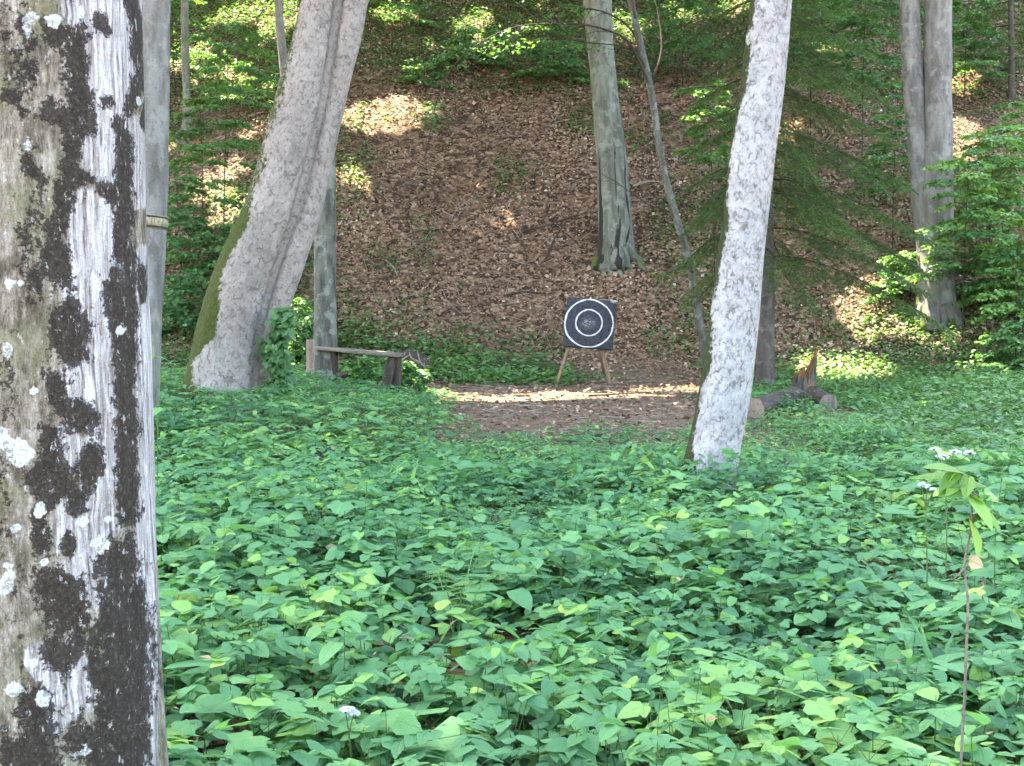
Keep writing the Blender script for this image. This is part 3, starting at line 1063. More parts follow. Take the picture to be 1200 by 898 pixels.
# --- the mottled trunk right beside the camera
FD = 3.0
F_SPEC = [(-7, -40, 342), (-5, 150, 342), (-3, 300, 342), (1, 450, 344), (6, 600, 346), (12, 760, 350), (18, 920, 356), (26, 1060, 372)]
DARK = [  # (x0,y0,x1,y1,r) strokes of black moss
    (62, 42, 92, 42, 13), (86, 55, 96, 145, 15), (62, 128, 90, 150, 14), (84, 150, 82, 200, 13), (78, 198, 132, 230, 8), (74, 225, 62, 300, 13),
    (30, 195, 45, 200, 9), (8, 112, 20, 112, 9), (72, 300, 76, 322, 12), (40, 330, 62, 320, 6), (82, 372, 80, 410, 22), (92, 395, 90, 415, 12), (60, 440, 72, 470, 11), (84, 485, 98, 490, 18), (56, 505, 60, 530, 12),
    (110, 530, 104, 560, 14), (60, 548, 92, 590, 14), (36, 560, 62, 585, 10), (46, 600, 50, 640, 10), (80, 632, 80, 650, 8),
    (150, -20, 165, 50, 9), (165, 50, 168, 95, 11), (162, 95, 152, 130, 8), (175, 95, 168, 148, 6), (114, 22, 126, 38, 7), (128, 120, 130, 124, 7), (134, 140, 144, 165, 6),
    (146, 165, 144, 300, 11), (132, 330, 145, 420, 12), (150, 300, 152, 420, 10), (166, 310, 167, 350, 6), (147, 420, 150, 600, 14), (140, 650, 140, 720, 24), (60, 685, 80, 700, 24), (64, 720, 92, 720, 20),
    (70, 770, 90, 750, 20), (140, 720, 150, 800, 32), (130, 800, 150, 890, 26), (160, 700, 165, 880, 12), (90, 860, 120, 900, 18), (40, 830, 46, 900, 22), (8, 880, 30, 910, 18), (110, 760, 115, 800, 12)]
PALE = [(110, 10, 130, 90, 24), (120, 90, 125, 190, 18), (148, 40, 140, 120, 9), (110, 250, 118, 300, 20), (108, 300, 112, 400, 24), (100, 440, 120, 420, 22), (122, 440, 122, 550, 14),
        (100, 600, 116, 680, 24), (100, 640, 98, 700, 10), (62, 835, 96, 800, 17), (94, 760, 98, 790, 8), (98, 872, 104, 880, 11), (160, 150, 160, 230, 10), (170, 300, 172, 900, 8), (162, 360, 162, 400, 8),
        (44, 770, 52, 785, 10), (78, 516, 82, 528, 11), (165, -20, 172, 60, 5)]
SPOTS = [(24, 530, 15), (3, 513, 14), (11, 335, 7), (24, 334, 6), (8, 410, 8), (47, 598, 9), (10, 670, 10), (3, 688, 10), (97, 612, 9), (116, 638, 10), (63, 24, 9), (36, 24, 9), (15, 808, 11), (32, 168, 7),
         (30, 52, 6), (72, 212, 6), (4, 268, 8), (40, 455, 7), (22, 515, 5), (58, 238, 6), (40, 780, 8), (96, 10, 7), (20, 620, 7), (52, 660, 7), (128, 612, 7), (50, 820, 9), (142, 385, 7), (162, 120, 5), (100, 880, 9)]


def front_attrs(V, A, S, rel):
    dv = V - CAM
    dep = dv @ FWD
    px = 600 + F_PX * (dv @ RGT) / dep
    py = 449 - F_PX * (dv @ UPV) / dep
    # unrolled bark coordinates: distance round the trunk from the side that faces the clearing
    cx, cy = -1.09, 3.0
    front = (V[:, 1] < cy + .12).astype(float)
    w = 1.0

    def strokes(lst, k=1.0):
        f = np.zeros(len(V))
        for x0, y0, x1, y1, r in lst:
            dx, dy = x1 - x0, y1 - y0
            L2 = dx * dx + dy * dy + 1e-6
            # foreshortening towards the edge: distances across count more there
            t = np.clip(((px - x0) * dx + (py - y0) * dy) / L2, 0, 1)
            dist = np.hypot(px - x0 - t * dx, py - y0 - t * dy)
            f = np.maximum(f, np.clip(1.0 - .5 * dist / r, 0, 1))
        return f
    zz = V[:, 2]
    th = A
    back_d = np.clip(.35 + .9 * noise3(np.cos(th) * 1.6, np.sin(th) * 1.6, zz * 1.3, 31), 0, 1)
    back_p = np.clip(.30 + .9 * noise3(np.cos(th) * 1.6, np.sin(th) * 1.6, zz * .8, 32), 0, 1)
    inside = front * sstep(-260, -120, py + 0 * px) * (1 - sstep(1000, 1150, py))
    olive = np.clip(.34 + .5 * noise3(np.cos(th) * 6, np.sin(th) * 6, zz * 5, 33), 0, .6) * (1 - sstep(60, 100, px))
    dk = np.maximum(strokes(DARK), olive * .85) * inside + back_d * (1 - inside)
    pl = strokes([(q[0], q[1], q[2], q[3], q[4] * 1.6) for q in PALE]) * inside + back_p * (1 - inside)
    lf = np.zeros(len(V))
    for x0, y0, r in SPOTS:
        lf = np.maximum(lf, np.clip(1 - .5 * np.hypot(px - x0, (py - y0)) / r, 0, 1))
    return dict(dark=dk, pale=pl * (1 - .55 * sstep(.55, .8, dk)), lichen=lf * inside)


make_tree('broad_tree', 'broad mottled trunk with black moss and white streaks filling the left edge', 'tree', F_SPEC, FD, M_FRONT, n=300, top_z=13, rough=.02, seed=3,
          flare=.04, flare_h=.4, dense=560, attrs_fn=front_attrs)

# --- smooth grey trunk half hidden behind it
r2, R2 = make_tree('beech_tree', 'smooth grey beech trunk with a yellow band, half hidden behind the mottled trunk', 'tree',
                   [(178, -30, 42), (177, 100, 42), (174, 250, 43), (166, 370, 46), (160, 440, 52)], 13.0, M_BEECHB, n=40, seed=5, flare=.2)


def M_band():
    s = NT('woven_band')
    bk = s.attr('bark').outputs['Vector']
    n = s.noise(s.vec(bk, (1, 1, .3)), 60, 3)
    return s.finish(s.mix(s.sm(n.outputs[0], .4, .6), (.12, .10, .06), (.22, .19, .12)), .9, n.outputs[0], .004)


M_BAND = M_band()
mb = MB()
i0 = np.argmin(np.abs(R2[:, 2] - P(178, 258, 13)[2]))
c, r = R2[i0, :3], R2[i0, 3] * 1.07
dirv = (R2[i0 + 2, :3] - R2[i0 - 2, :3]); dirv /= np.linalg.norm(dirv)
V, T, Q, B, A, S = tube([c - dirv * .06, c - dirv * .058, c + dirv * .058, c + dirv * .06], [r * .93, r, r, r * .93], 40, .0)
mb.add(V, T, Q, B)
band = mb.build('band', M_BAND, r2, origin=r2.location)
mb = MB()
for dz in (-.045, .045):
    V, T, Q, B, A, S = tube([c + dirv * (dz - .008), c + dirv * dz, c + dirv * (dz + .008)], [r * 1.0, r * 1.03, r * 1.0], 40)
    mb.add(V, T, Q, B)
mb.build('cord', M_TWIG, band, origin=r2.location)

# --- leaning pair of fused trunks


def lean_moss(V, A, S, rel):
    dv = V - CAM
    px = 600 + F_PX * (dv @ RGT) / (dv @ FWD)
    # moss grows on the upper, left flank and thins out with height
    t = np.clip(rel[:, 2] / 3.2, 0, 1)
    side = np.where(np.cos(A + .9) > -2, 0, 0)
    cx = np.interp(rel[:, 2], LEANC[:, 2], LEANC[:, 0])
    rr = np.interp(rel[:, 2], LEANC[:, 2], LEANC[:, 3])
    side = (cx - rel[:, 0]) / rr
    nz = noise3(rel[:, 0] * 3, rel[:, 1] * 3, rel[:, 2] * 2, 61) + .6 * noise3(rel[:, 0] * 9, rel[:, 1] * 9, rel[:, 2] * 6, 63)
    side = side + .30 * nz + .15 * (1 - sstep(.35, 1.3, rel[:, 2]))
    return sstep(.25, .85, side) * (1.0 - .80 * sstep(.9, 2.6, rel[:, 2])) + .35 * sstep(.6, 1, side)


LSPEC = [(392, -40, 44), (380, 0, 50), (369, 60, 58), (359, 107, 66), (347, 155, 68), (325, 238, 70), (300, 300, 76), (283, 350, 80), (270, 400, 84), (267, 425, 90), (262, 465, 100)]
_rows = trunk_profile(LSPEC, 15.5)
LEANC = _rows.copy()
LEANC[:, :3] -= np.array([_rows[0, 0], _rows[0, 1], HT(_rows[0, 0], _rows[0, 1])])
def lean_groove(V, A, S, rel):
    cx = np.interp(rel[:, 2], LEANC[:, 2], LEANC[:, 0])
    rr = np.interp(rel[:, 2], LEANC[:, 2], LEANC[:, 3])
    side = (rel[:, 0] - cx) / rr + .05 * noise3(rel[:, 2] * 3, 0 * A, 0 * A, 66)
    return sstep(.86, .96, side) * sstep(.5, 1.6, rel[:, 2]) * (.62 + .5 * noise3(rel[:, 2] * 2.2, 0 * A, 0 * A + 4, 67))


make_tree('leaning_tree', 'thick leaning pair of fused pinkish-grey trunks with green moss on the left flank', 'tree', LSPEC, 15.5, M_LEAN, n=72, seed=9, notch=True, flare=.12, flare_h=.30, nlobe=4,
          moss=lean_moss, rough=.04, dense=220,
          extra_trunks=[([(422, -40, 38), (412, 0, 40), (399, 61, 40), (386, 115, 40), (375, 165, 40), (358, 238, 42), (338, 300, 42), (322, 350, 42), (308, 405, 44), (298, 450, 50)], 15.50, 40)])

# --- white trunk right of the clearing


def white_moss(V, A, S, rel):
    dv = V - CAM
    cx = np.interp(rel[:, 2], WC[:, 2], WC[:, 0])
    rr = np.interp(rel[:, 2], WC[:, 2], WC[:, 3])
    side = (cx - rel[:, 0]) / rr
    side = side + .25 * noise3(rel[:, 0] * 9, rel[:, 1] * 9, rel[:, 2] * 5, 62)
    return sstep(.62, 1.0, side) * .80 + .30 * (1 - sstep(.2, .6, rel[:, 2]))


WSPEC = [(909, -50, 47), (904, 0, 48), (898, 60, 50), (891, 120, 52), (882, 180, 53), (876, 240, 52), (868, 300, 54), (862, 360, 57), (855, 420, 59), (846, 480, 60), (838, 520, 60), (831, 555, 64), (826, 590, 74)]
_rows = trunk_profile(WSPEC, 10.4)
WC = _rows.copy()
WC[:, :3] -= np.array([_rows[0, 0], _rows[0, 1], HT(_rows[0, 0], _rows[0, 1])])
make_tree('sycamore_tree', 'whitish scaly trunk with dark flecks, standing right of the target', 'tree', WSPEC, 10.4, M_WHITE, n=72, seed=14, flare=.18, flare_h=.25, nlobe=4, moss=white_moss, rough=.014, dense=260)

# --- beech in the middle of the slope, hollow at its foot
gb = ground_at(720, 303)
BD = float((gb - CAM) @ FWD)


def mid_darkening(V, A, S, rel):
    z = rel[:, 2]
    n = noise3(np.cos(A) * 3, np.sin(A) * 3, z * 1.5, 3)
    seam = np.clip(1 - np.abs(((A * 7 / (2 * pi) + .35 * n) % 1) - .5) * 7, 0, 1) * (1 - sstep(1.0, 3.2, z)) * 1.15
    hole_shade = (1 - sstep(.10, .60, z + .25 * n)) * (.58 + .75 * noise3(np.cos(A) * 7, np.sin(A) * 7, z * 9, 4))  # shade inside the hollow put into the bark colour, no cavity modelled
    return np.maximum(seam, hole_shade)


def mid_moss(V, A, S, rel):
    return np.clip(np.abs(rel[:, 0]) / .45 - .3, 0, 1) * (1 - sstep(.3, 1.0, rel[:, 2])) * .9


midt, MR = make_tree('beech_tree', 'greenish beech trunk with a dark hollow foot, uphill behind the target', 'tree',
          [(697, -40, 33), (701, 20, 33), (706, 80, 30), (712, 140, 33), (717, 190, 36), (719, 230, 38), (720, 265, 39), (720, 303, 40)], BD, M_BEECHG, n=72, seed=21, flare=.50, flare_h=.32, nlobe=5,
          moss=mid_moss, groove=mid_darkening, rough=.04, top_z=17)

# --- double beech on the right
gb = ground_at(1096, 372)
RD = float((gb - CAM) @ FWD)
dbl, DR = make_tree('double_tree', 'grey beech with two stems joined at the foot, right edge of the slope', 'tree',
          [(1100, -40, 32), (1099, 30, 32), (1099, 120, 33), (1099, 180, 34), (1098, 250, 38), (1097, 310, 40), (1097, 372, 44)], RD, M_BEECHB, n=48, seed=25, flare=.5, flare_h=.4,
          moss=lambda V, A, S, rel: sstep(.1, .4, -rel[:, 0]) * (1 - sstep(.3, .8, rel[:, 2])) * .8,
          groove=lambda V, A, S, rel: np.clip(.4 - rel[:, 2], 0, .4) * 1.1, extra_trunks=[([(1064, -40, 23), (1067, 40, 24), (1071, 110, 24), (1076, 170, 24), (1081, 230, 26), (1087, 290, 26), (1090, 365, 26)], RD + .1, 32)], top_z=17)  # bark colour gets darker towards the foot

def add_roots(root, n, rad, r0, seed, mat, a0=pi * 1.05, a1=pi * 1.95):
    rg = np.random.default_rng(seed)
    b = np.array(root.location)
    for k in range(n):
        a = a0 + (a1 - a0) * (k + .5) / n + rg.normal(0, .1)
        ln = rad * rg.uniform(.5, 1.25)
        pts = []
        for u in np.linspace(0, 1, 7):
            rr = rad * .55 + ln * u
            aa = a + .35 * u * rg.normal(0, .6)
            x, y = b[0] + cos(aa) * rr, b[1] + sin(aa) * rr
            pts.append([x, y, HT(x, y) + .30 * (1 - u) ** 1.6 - .10 * u])
        rows = resample(np.array(pts), 18)
        V, T, Q, B, A, S = tube(rows, np.linspace(r0 * rg.uniform(.8, 1.3), .025, 18), 10, .18, seed + k)
        mb = MB(); mb.add(V, T, Q, B, moss=np.clip(.35 + .5 * noise3(V[:, 0] * 6, V[:, 1] * 6, V[:, 2] * 6, 8), 0, 1), groove=.42)
        mb.build('root', mat, root, origin=b)


add_roots(midt, 6, .40, .10, 71, M_BEECHG)
add_roots(dbl, 5, .40, .10, 72, M_BEECHB)

# --- thinner trunks
gb = ground_at(381, 440)
make_tree('slender_tree', 'slender grey trunk at the left end of the bench', 'tree', [(377, -30, 24), (379, 120, 25), (381, 260, 26), (381, 350, 26), (381, 440, 29)], 19.6, M_MOTTLE, n=28, seed=31, flare=.25, top_z=14)
gb = ground_at(333, 190)
make_tree('slender_tree', 'thin pale trunk high on the slope, left of the leaning pair', 'tree', [(325, -30, 9), (328, 30, 10), (334, 90, 11), (340, 150, 11), (342, 195, 13)], float((gb - CAM) @ FWD), M_BEECHB, n=20, seed=33, top_z=18)
gb = ground_at(219, 165)
make_tree('slender_tree', 'thin pale trunk far up the slope at the left', 'tree', [(217, -30, 9), (217, 60, 9), (219, 110, 9), (219, 165, 11)], float((gb - CAM) @ FWD), M_BEECHG, n=20, seed=35, top_z=18)
gb = ground_at(640, -12)

# --- slim curved sapling with bare arching branches, in front of the slope
gb = ground_at(826, 432)
SD = float((gb - CAM) @ FWD)
slim, SR = make_tree('slim_tree', 'slim crooked young tree with bare arching branches beside the white trunk', 'tree',
                     [(731, -30, 7.0), (743.4162885384246, 20, 7.7), (754.6189962053843, 70, 8.3), (765.3763494556641, 120, 8.3), (771.9298336248145, 170, 8.3), (781.3990905740775, 215, 8.3), (794.4095460869105, 262, 8.9), (808.5077302585263, 310, 8.9), (816.8027141089749, 360, 9.5), (823.5909756150327, 400, 10.1), (828, 436, 12.1)], SD, M_MOTTLE, n=20, seed=41, flare=.2, flare_h=.15, rough=.06, top_z=9, limbs=2)


def branch(parent, pts, d0, d1, r0, r1, mat=None, name='branch', twigs=0, leafy=0):
    ds = np.linspace(d0, d1, len(pts))
    q = np.array([P(px, py, dd) for (px, py), dd in zip(pts, ds)])
    rows = resample(np.column_stack([q, np.linspace(r0, r1, len(q))]), 36)
    mb = MB()
    V, T, Q, B, A, S = tube(rows[:, :3], rows[:, 3], 8, .08, 2)
    mb.add(V, T, Q, B)
    for k in range(twigs):
        i = rng.integers(6, 34)
        p = rows[i, :3]
        dd = rows[i + 1, :3] - rows[i, :3]
        dd /= np.linalg.norm(dd)
        dv = dd + rng.normal(0, .6, 3) + np.array([0, 0, -.15])
        ln = rng.uniform(.12, .4)
        pts2 = [p, p + dv * ln * .5, p + dv * ln + np.array([0, 0, -.06])]
        V, T, Q, B, A, S = tube(pts2, [rows[i, 3] * .6, rows[i, 3] * .45, .002], 5)
        mb.add(V, T, Q, B)
    br = mb.build(name, mat or M_TWIG, parent, origin=parent.location)
    if leafy:
        L = Leaves()
        for k in range(leafy):
            i = rng.integers(10, 35)
            q = rows[i, :3] + rng.normal(0, .10, (6, 3)) * [1, 1, .5] - [0, 0, .05]
            m = len(q)
            L.add(LEAF_S, q, rng.uniform(0, 2 * pi, m), rng.normal(-.3, .25, m), rng.normal(0, .4, m), rng.uniform(.05, .085, m), .62 + rng.normal(0, .15, m), 1.2)
        L.build('leaves', M_BEECH, br, origin=parent.location)


branch(slim, [(765, 112), (748, 70), (735, 48), (700, 32), (652, 28), (604, 32), (560, 52), (528, 82), (512, 118), (505, 150), (497, 190)], SD, SD - 1.0, .022, .005, twigs=16, leafy=34)
branch(slim, [(757, 70), (735, 30), (700, 12), (660, 12), (610, 26), (560, 52), (520, 62), (470, 80)], SD, SD + 1.2, .018, .004, twigs=14, leafy=44)
branch(slim, [(766, 110), (745, 62), (690, 50), (640, 46), (600, 52), (560, 60)], SD, SD - .4, .012, .003, twigs=8, leafy=26)
branch(slim, [(784, 248), (765, 242), (742, 228), (720, 212), (700, 202)], SD, SD + .6, .012, .004, twigs=5)
branch(slim, [(762, 100), (775, 60), (772, 20), (760, -30)], SD, SD + .5, .02, .010, twigs=4)

# ------------------------------------------------------------------ fir
fg_ = ground_at(897, 462)
FIRD = float((fg_ - CAM) @ FWD)
FIRD = 20.4
fir, FR = make_tree('fir_tree', 'dark young fir with drooping branches behind the white trunk', 'tree',
                    [(893, -40, 15), (894, 60, 17), (896, 200, 19), (897, 330, 21), (897, 462, 24)], FIRD, M_DARKB, n=24, seed=51, flare=.15, top_z=10.5, shade_crown=False, rough=.05)


def needles_on(L, pts, rng_, size=.024, step=.010, tint=.5):
    """flat double comb of needles along a polyline"""
    pts = np.asarray(pts)
    seg = np.diff(pts, axis=0)
    for p, s in zip(pts[:-1], seg):
        ln = np.linalg.norm(s)
        m = max(2, int(ln / step))
        t = rng_.random(m)
        q = p + t[:, None] * s
        az = math.atan2(s[1], s[0])
        side = np.where(rng_.random(m) < .5, -1, 1)
        L.add(NEEDLE, q, az + side * (1.0 + rng_.normal(0, .25, m)), rng_.normal(-.05, .35, m), rng_.normal(0, .3, m), size * (.8 + .5 * rng_.random(m)), tint + rng_.normal(0, .16, m), 2.6)


def fir_foliage(root, R, zmin, zmax, Lmax, nb, seed, droop=.55, dens=1.0, tint0=.45, top_open=None):
    rg = np.random.default_rng(seed)
    L = Leaves()
    mb = MB()
    for k in range(nb):
        f = (k + rg.random()) / nb
        z = zmin + (zmax - zmin) * f
        i = np.argmin(np.abs(R[:, 2] - z))
        c = R[i, :3]
        az = k * 2.399 + rg.normal(0, .3)
        ln = Lmax * (1 - .55 * f) * (.7 + .4 * rg.random())
        if top_open:
            ln *= top_open(az)
        n = 10
        t = np.linspace(0, 1, n)
        wob = rg.normal(0, .15)
        pts = c + np.stack([np.cos(az + wob * t) * ln * t, np.sin(az + wob * t) * ln * t, ln * (.10 * t - droop * t ** 1.8 + .10 * t ** 4)], 1)
        V, T, Q, B, A, S = tube(pts, np.linspace(.014, .003, n), 5)
        mb.add(V, T, Q, B)
        tb = tint0 + rg.normal(0, .12)
        nt = int(26 * dens * ln / 2)
        for j in range(nt):
            u = .10 + .9 * (j + rg.random()) / nt
            kk = min(n - 2, int(u * (n - 1)))
            p = pts[kk] + (pts[kk + 1] - pts[kk]) * (u * (n - 1) - kk)
            side = 1 if j % 2 else -1
            a2 = az + side * (1.0 + rg.normal(0, .18)) * (1 - .3 * u)
            l2 = ln * .34 * (1.12 - .75 * u) * (.7 + .5 * rg.random()) + .06
            tt = np.linspace(0, 1, 5)
            tp = p + np.stack([np.cos(a2 - side * .35 * tt) * l2 * tt, np.sin(a2 - side * .35 * tt) * l2 * tt, -l2 * (.18 * tt + .42 * tt ** 2)], 1)
            V, Q = prisms(tp[:-1], tp[1:], .0035, .0025)
            mb.add(V, None, Q, V)
            needles_on(L, tp, rg, .040, .0055, tb)
            # secondary twigs
            for w in range(3):
                uu = .25 + .25 * w
                q = p + (tp[-1] - p) * uu
                s2 = 1 if (w + j) % 2 else -1
                a3 = a2 + s2 * .85
                l3 = l2 * .42
                needles_on(L, [q, q + np.array([cos(a3) * l3 * .5, sin(a3) * l3 * .5, -.15 * l3]), q + np.array([cos(a3) * l3, sin(a3) * l3, -.42 * l3])], rg, .040, .0055, tb)
        needles_on(L, pts, rg, .034, .008, tb)
    mb.build('branches', M_TWIG, root, origin=root.location)
    L.build('needles', M_FIR, root, origin=root.location)


fir_foliage(fir, FR, 1.9, 7.6, 2.55, 64, 5, droop=.60, dens=1.2, tint0=.62, top_open=lambda az: .62 + .42 * max(0, cos(az + .35)) + (.12 if sin(az) > .5 else 0))

# small blue-green spruce at the upper right
g = ground_at(1186, 118)
sprd = float((g - CAM) @ FWD)
sp_, SPR = make_tree('spruce_tree', 'small bluish spruce at the upper right edge', 'tree', [(1184, -30, 6), (1185, 40, 7), (1186, 118, 9)], sprd, M_DARKB, n=12, seed=57, top_z=11.5, shade_crown=False, flare=.1)
fir_foliage(sp_, SPR, g[2] + .5, g[2] + 3.4, 1.4, 26, 9, droop=.35, dens=1.1, tint0=.7)


# ------------------------------------------------------------------ broadleaf saplings in layers
def spray(L, mb, p0, az, ln, rg, leaf, tint, droop=.12, n=9, sub=7):
    t = np.linspace(0, 1, n)
    bend = rg.normal(0, .25)
    pts = p0 + np.stack([np.cos(az + bend * t) * ln * t, np.sin(az + bend * t) * ln * t, ln * (.14 * t - droop * 2 * t ** 2)], 1)
    V, Q = prisms(pts[:-1], pts[1:], .0045, .003)
    mb.add(V, None, Q, V)
    for k in range(sub * 2 + 1):
        side = 1 if k % 2 else -1
        u = .22 + .74 * k / (sub * 2)
        i = min(n - 2, int(u * (n - 1)))
        q = pts[i] + (pts[i + 1] - pts[i]) * (u * (n - 1) - i)
        a2 = az + side * (.85 + rg.normal(0, .12)) if k < sub * 2 else az
        l2 = ln * .50 * (1.15 - .8 * u) * rg.uniform(.8, 1.25)
        m = max(3, int(l2 / (leaf * .38)))
        tt = (np.arange(m) + .6) / m
        lp = q + np.stack([np.cos(a2) * l2 * tt, np.sin(a2) * l2 * tt, l2 * (.02 * tt - .22 * tt ** 2)], 1)
        V, Q = prisms(q[None], lp[-1:], .003, .0015)
        mb.add(V, None, Q, V)
        sd = np.where(np.arange(m) % 2, 1, -1)
        lp[:, 2] += rg.normal(0, .02, m)
        L.add(LEAF_S, lp, a2 + sd * .85 + rg.normal(0, .3, m), rg.normal(-.32, .28, m), rg.normal(0, .42, m), leaf * rg.uniform(.75, 1.25, m), tint + rg.normal(0, .14, m), 1.3)


def sapling(name, label, px, py, top_py, spread_px, seed, nsp=14, leaf=.075, tint=.5, zlo=.25, lean=0, mat=M_BEECH, stem=M_TWIG, r=.014, bias=None, group=None, cat='sapling'):
    rg = np.random.default_rng(seed)
    b = ground_at(px, py)
    d = float((b - CAM) @ FWD)
    top = P(px + lean, top_py, d)
    h = top[2] - b[2]
    spd = spread_px / F_PX * d
    root = empty(name, b, label, cat, group)
    t = np.linspace(0, 1, 12)
    ph = rg.uniform(0, 6)
    pts = np.stack([b[0] + (top[0] - b[0]) * t + .05 * np.sin(3 * t + ph) * t, b[1] + .05 * np.sin(4 * t + ph) * t, b[2] - .08 + (h + .08) * t], 1)
    mb = MB()
    V, T, Q, B, A, S = tube(pts, np.linspace(r, .004, 12), 7, .08, seed)
    mb.add(V, T, Q, B)
    L = Leaves()
    mt = mb
    for k in range(nsp):
        f = zlo + (1 - zlo) * (k + rg.random() * .8) / nsp
        i = min(10, int(f * 11))
        p = pts[i] + (pts[i + 1] - pts[i]) * (f * 11 - i)
        az = (bias[0] + rg.normal(0, bias[1])) if bias else k * 2.4 + rg.normal(0, .4)
        ln = spd * (1.05 - .5 * f) * rg.uniform(.7, 1.15)
        spray(L, mt, p, az, ln, rg, leaf, tint + rg.normal(0, .10), droop=rg.uniform(.06, .20))
    mt.build('stem', stem, root, origin=b)
    L.build('foliage', mat, root, origin=b)
    return root


SAP = [
    ('thin dark-stemmed sapling with layered leaves, tallest of those left of the leaning pair', 262, 282, 22, 72, 1, 16, .5, .35, 6),
    ('dark-stemmed sapling just left of the tallest sapling on the slope', 236, 292, 100, 62, 2, 13, .5, .3, 3),
    ('leafy sapling at the edge of the grey banded beech trunk', 212, 322, 210, 62, 3, 12, .45, .15, 0),
    ('low bluish-green bush between banded beech and leaning pair', 250, 345, 262, 60, 4, 12, .45, .1, 0),
    ('dark low bush under the grey beech band', 212, 395, 320, 50, 5, 12, .32, .1, 0),
    ('leafy sapling at the right foot of the leaning pair', 346, 432, 350, 42, 6, 14, .45, .1, 0),
    ('small leafy sapling in front of the slender trunk by the bench', 362, 425, 378, 30, 7, 10, .5, .1, 0),
    ('bright sapling on the slope high behind the thin pale trunk', 300, 140, 40, 60, 8, 12, .6, .2, 0),
    ('dense green sapling uphill left of the banded beech', 205, 110, -30, 60, 9, 12, .5, .2, 0),
    ('bright layered sapling right of the double beech', 1158, 335, 150, 88, 10, 16, .68, .3, 0),
    ('layered sapling at the far right edge, middle of the slope', 1205, 285, 120, 80, 11, 14, .62, .25, 0),
    ('low spreading sapling at the foot of the double beech', 1066, 352, 296, 52, 12, 12, .55, .2, 0),
    ('low spreading sapling right of the double beech foot', 1168, 378, 290, 75, 13, 14, .6, .2, 0),
    ('tall sapling with leaves hanging between fir and double beech', 1010, 215, -40, 90, 14, 16, .42, .45, 0),
    ('leafy sapling above the fir, behind the white trunk', 950, 150, -40, 75, 15, 13, .42, .3, 0),
    ('pale green sapling reaching in front of the fir, left of the white trunk', 838, 340, 98, 58, 16, 12, .62, .62, -10),
    ('sapling between double beech and spruce, high on the slope', 1130, 130, -20, 60, 17, 12, .5, .3, 0),
    ('sapling uphill between slim tree and fir', 800, 110, -30, 65, 18, 12, .42, .3, 0),
    ('leafy bush on the right slope below the double beech', 1195, 440, 372, 60, 19, 12, .42, .1, 0),
    ('leafy sapling uphill left of the hollow beech', 640, 20, -60, 50, 20, 10, .5, .2, 0),
    ('leafy sapling uphill right of the leaning pair', 470, 40, -50, 60, 21, 10, .5, .2, 0),
    ('bright feathery sapling in front of the double beech, right side', 1128, 402, 185, 70, 22, 14, .70, .35, 0),
    ('pale layered sapling below the far right one', 1190, 425, 250, 66, 23, 13, .66, .3, 0),
    ('airy sapling left of the double beech, reaching its stems', 1046, 300, 110, 62, 24, 11, .58, .4, 0),
    ('small seedling bush in front of the bench plank', 424, 462, 418, 26, 25, 8, .55, .15, 0),
    ('small seedling bush hiding the right bench leg', 480, 462, 424, 26, 26, 8, .5, .15, 0),
    ('low seedling bush uphill at the top centre', 560, 80, 30, 55, 27, 10, .6, .1, 0),
    ('low seedling bush uphill between leaning pair and hollow beech', 498, 100, 68, 40, 28, 7, .42, .1, 0),
    ('low seedling bush just left of the hollow beech stem', 650, 95, 45, 50, 29, 9, .55, .1, 0),
]
for lab, px, py, tp, spx, seed, nsp, tint, zlo, lean in SAP:
    sapling('sapling', lab, px, py, tp, spx, 100 + seed, int(nsp * (1.3 if seed in (1, 2, 8, 9, 20, 21) else 2.0)), .074, tint + .12, zlo, lean)

# ------------------------------------------------------------------ archery target
TG = P(688, 452, 22.0)
TG[2] = HT(TG[0], TG[1])
tgt = empty('archery_target', TG, 'dark square archery target with two white rings on a wooden easel', 'target')
pxm = 22.0 / F_PX
BW = 58 * pxm


def board_mat():
    s = NT('black_foam')
    tc = s.n('ShaderNodeTexCoord').outputs['Object']
    n = s.noise(tc, 18, 5, .65)
    n2 = s.noise(tc, 70, 4, .7)
    col = s.mix(s.sm(n.outputs[0], .35, .7), (.017, .018, .022), (.036, .038, .045))
    # arrow-worn centre: grey scuffs round the bull
    sp = s.n('ShaderNodeSeparateXYZ'); s.t.links.new(tc, sp.inputs[0])
    dx = s.math('ADD', sp.outputs[0], .02)
    dz = s.math('ADD', sp.outputs[2], .0)
    rr = s.math('SQRT', s.math('ADD', s.math('POWER', dx, 2), s.math('POWER', s.math('MULTIPLY', dz, 1.3), 2)))
    wear = s.math('MULTIPLY', s.math('SUBTRACT', 1.0, s.sm(rr, .015, .16)), s.sm(s.noise(s.vec(tc, (1, 1, 2.2)), 26, 5, .75, .6).outputs[0], .40, .66))
    col = s.mix(s.math('MULTIPLY', wear, .75), col, (.30, .31, .30))
    corner = s.math('MULTIPLY', s.sm(sp.outputs[0], .27, .36), s.math('MULTIPLY', s.sm(sp.outputs[2], .33, .37), s.sm(n2.outputs[0], .42, .55)))
    col = s.mix(corner, col, (.33, .36, .40))
    return s.finish(col, .85, s.math('ADD', n2.outputs[0], s.math('MULTIPLY', wear, .8)), .006, .25)


def paint_mat():
    s = NT('white_paint')
    geo = s.n('ShaderNodeNewGeometry')
    n = s.noise(geo.outputs['Position'], 45, 4, .7)
    return s.finish(s.mix(s.sm(n.outputs[0], .33, .5), (.17, .17, .18), (.40, .40, .41)), .8, n.outputs[0], .002)


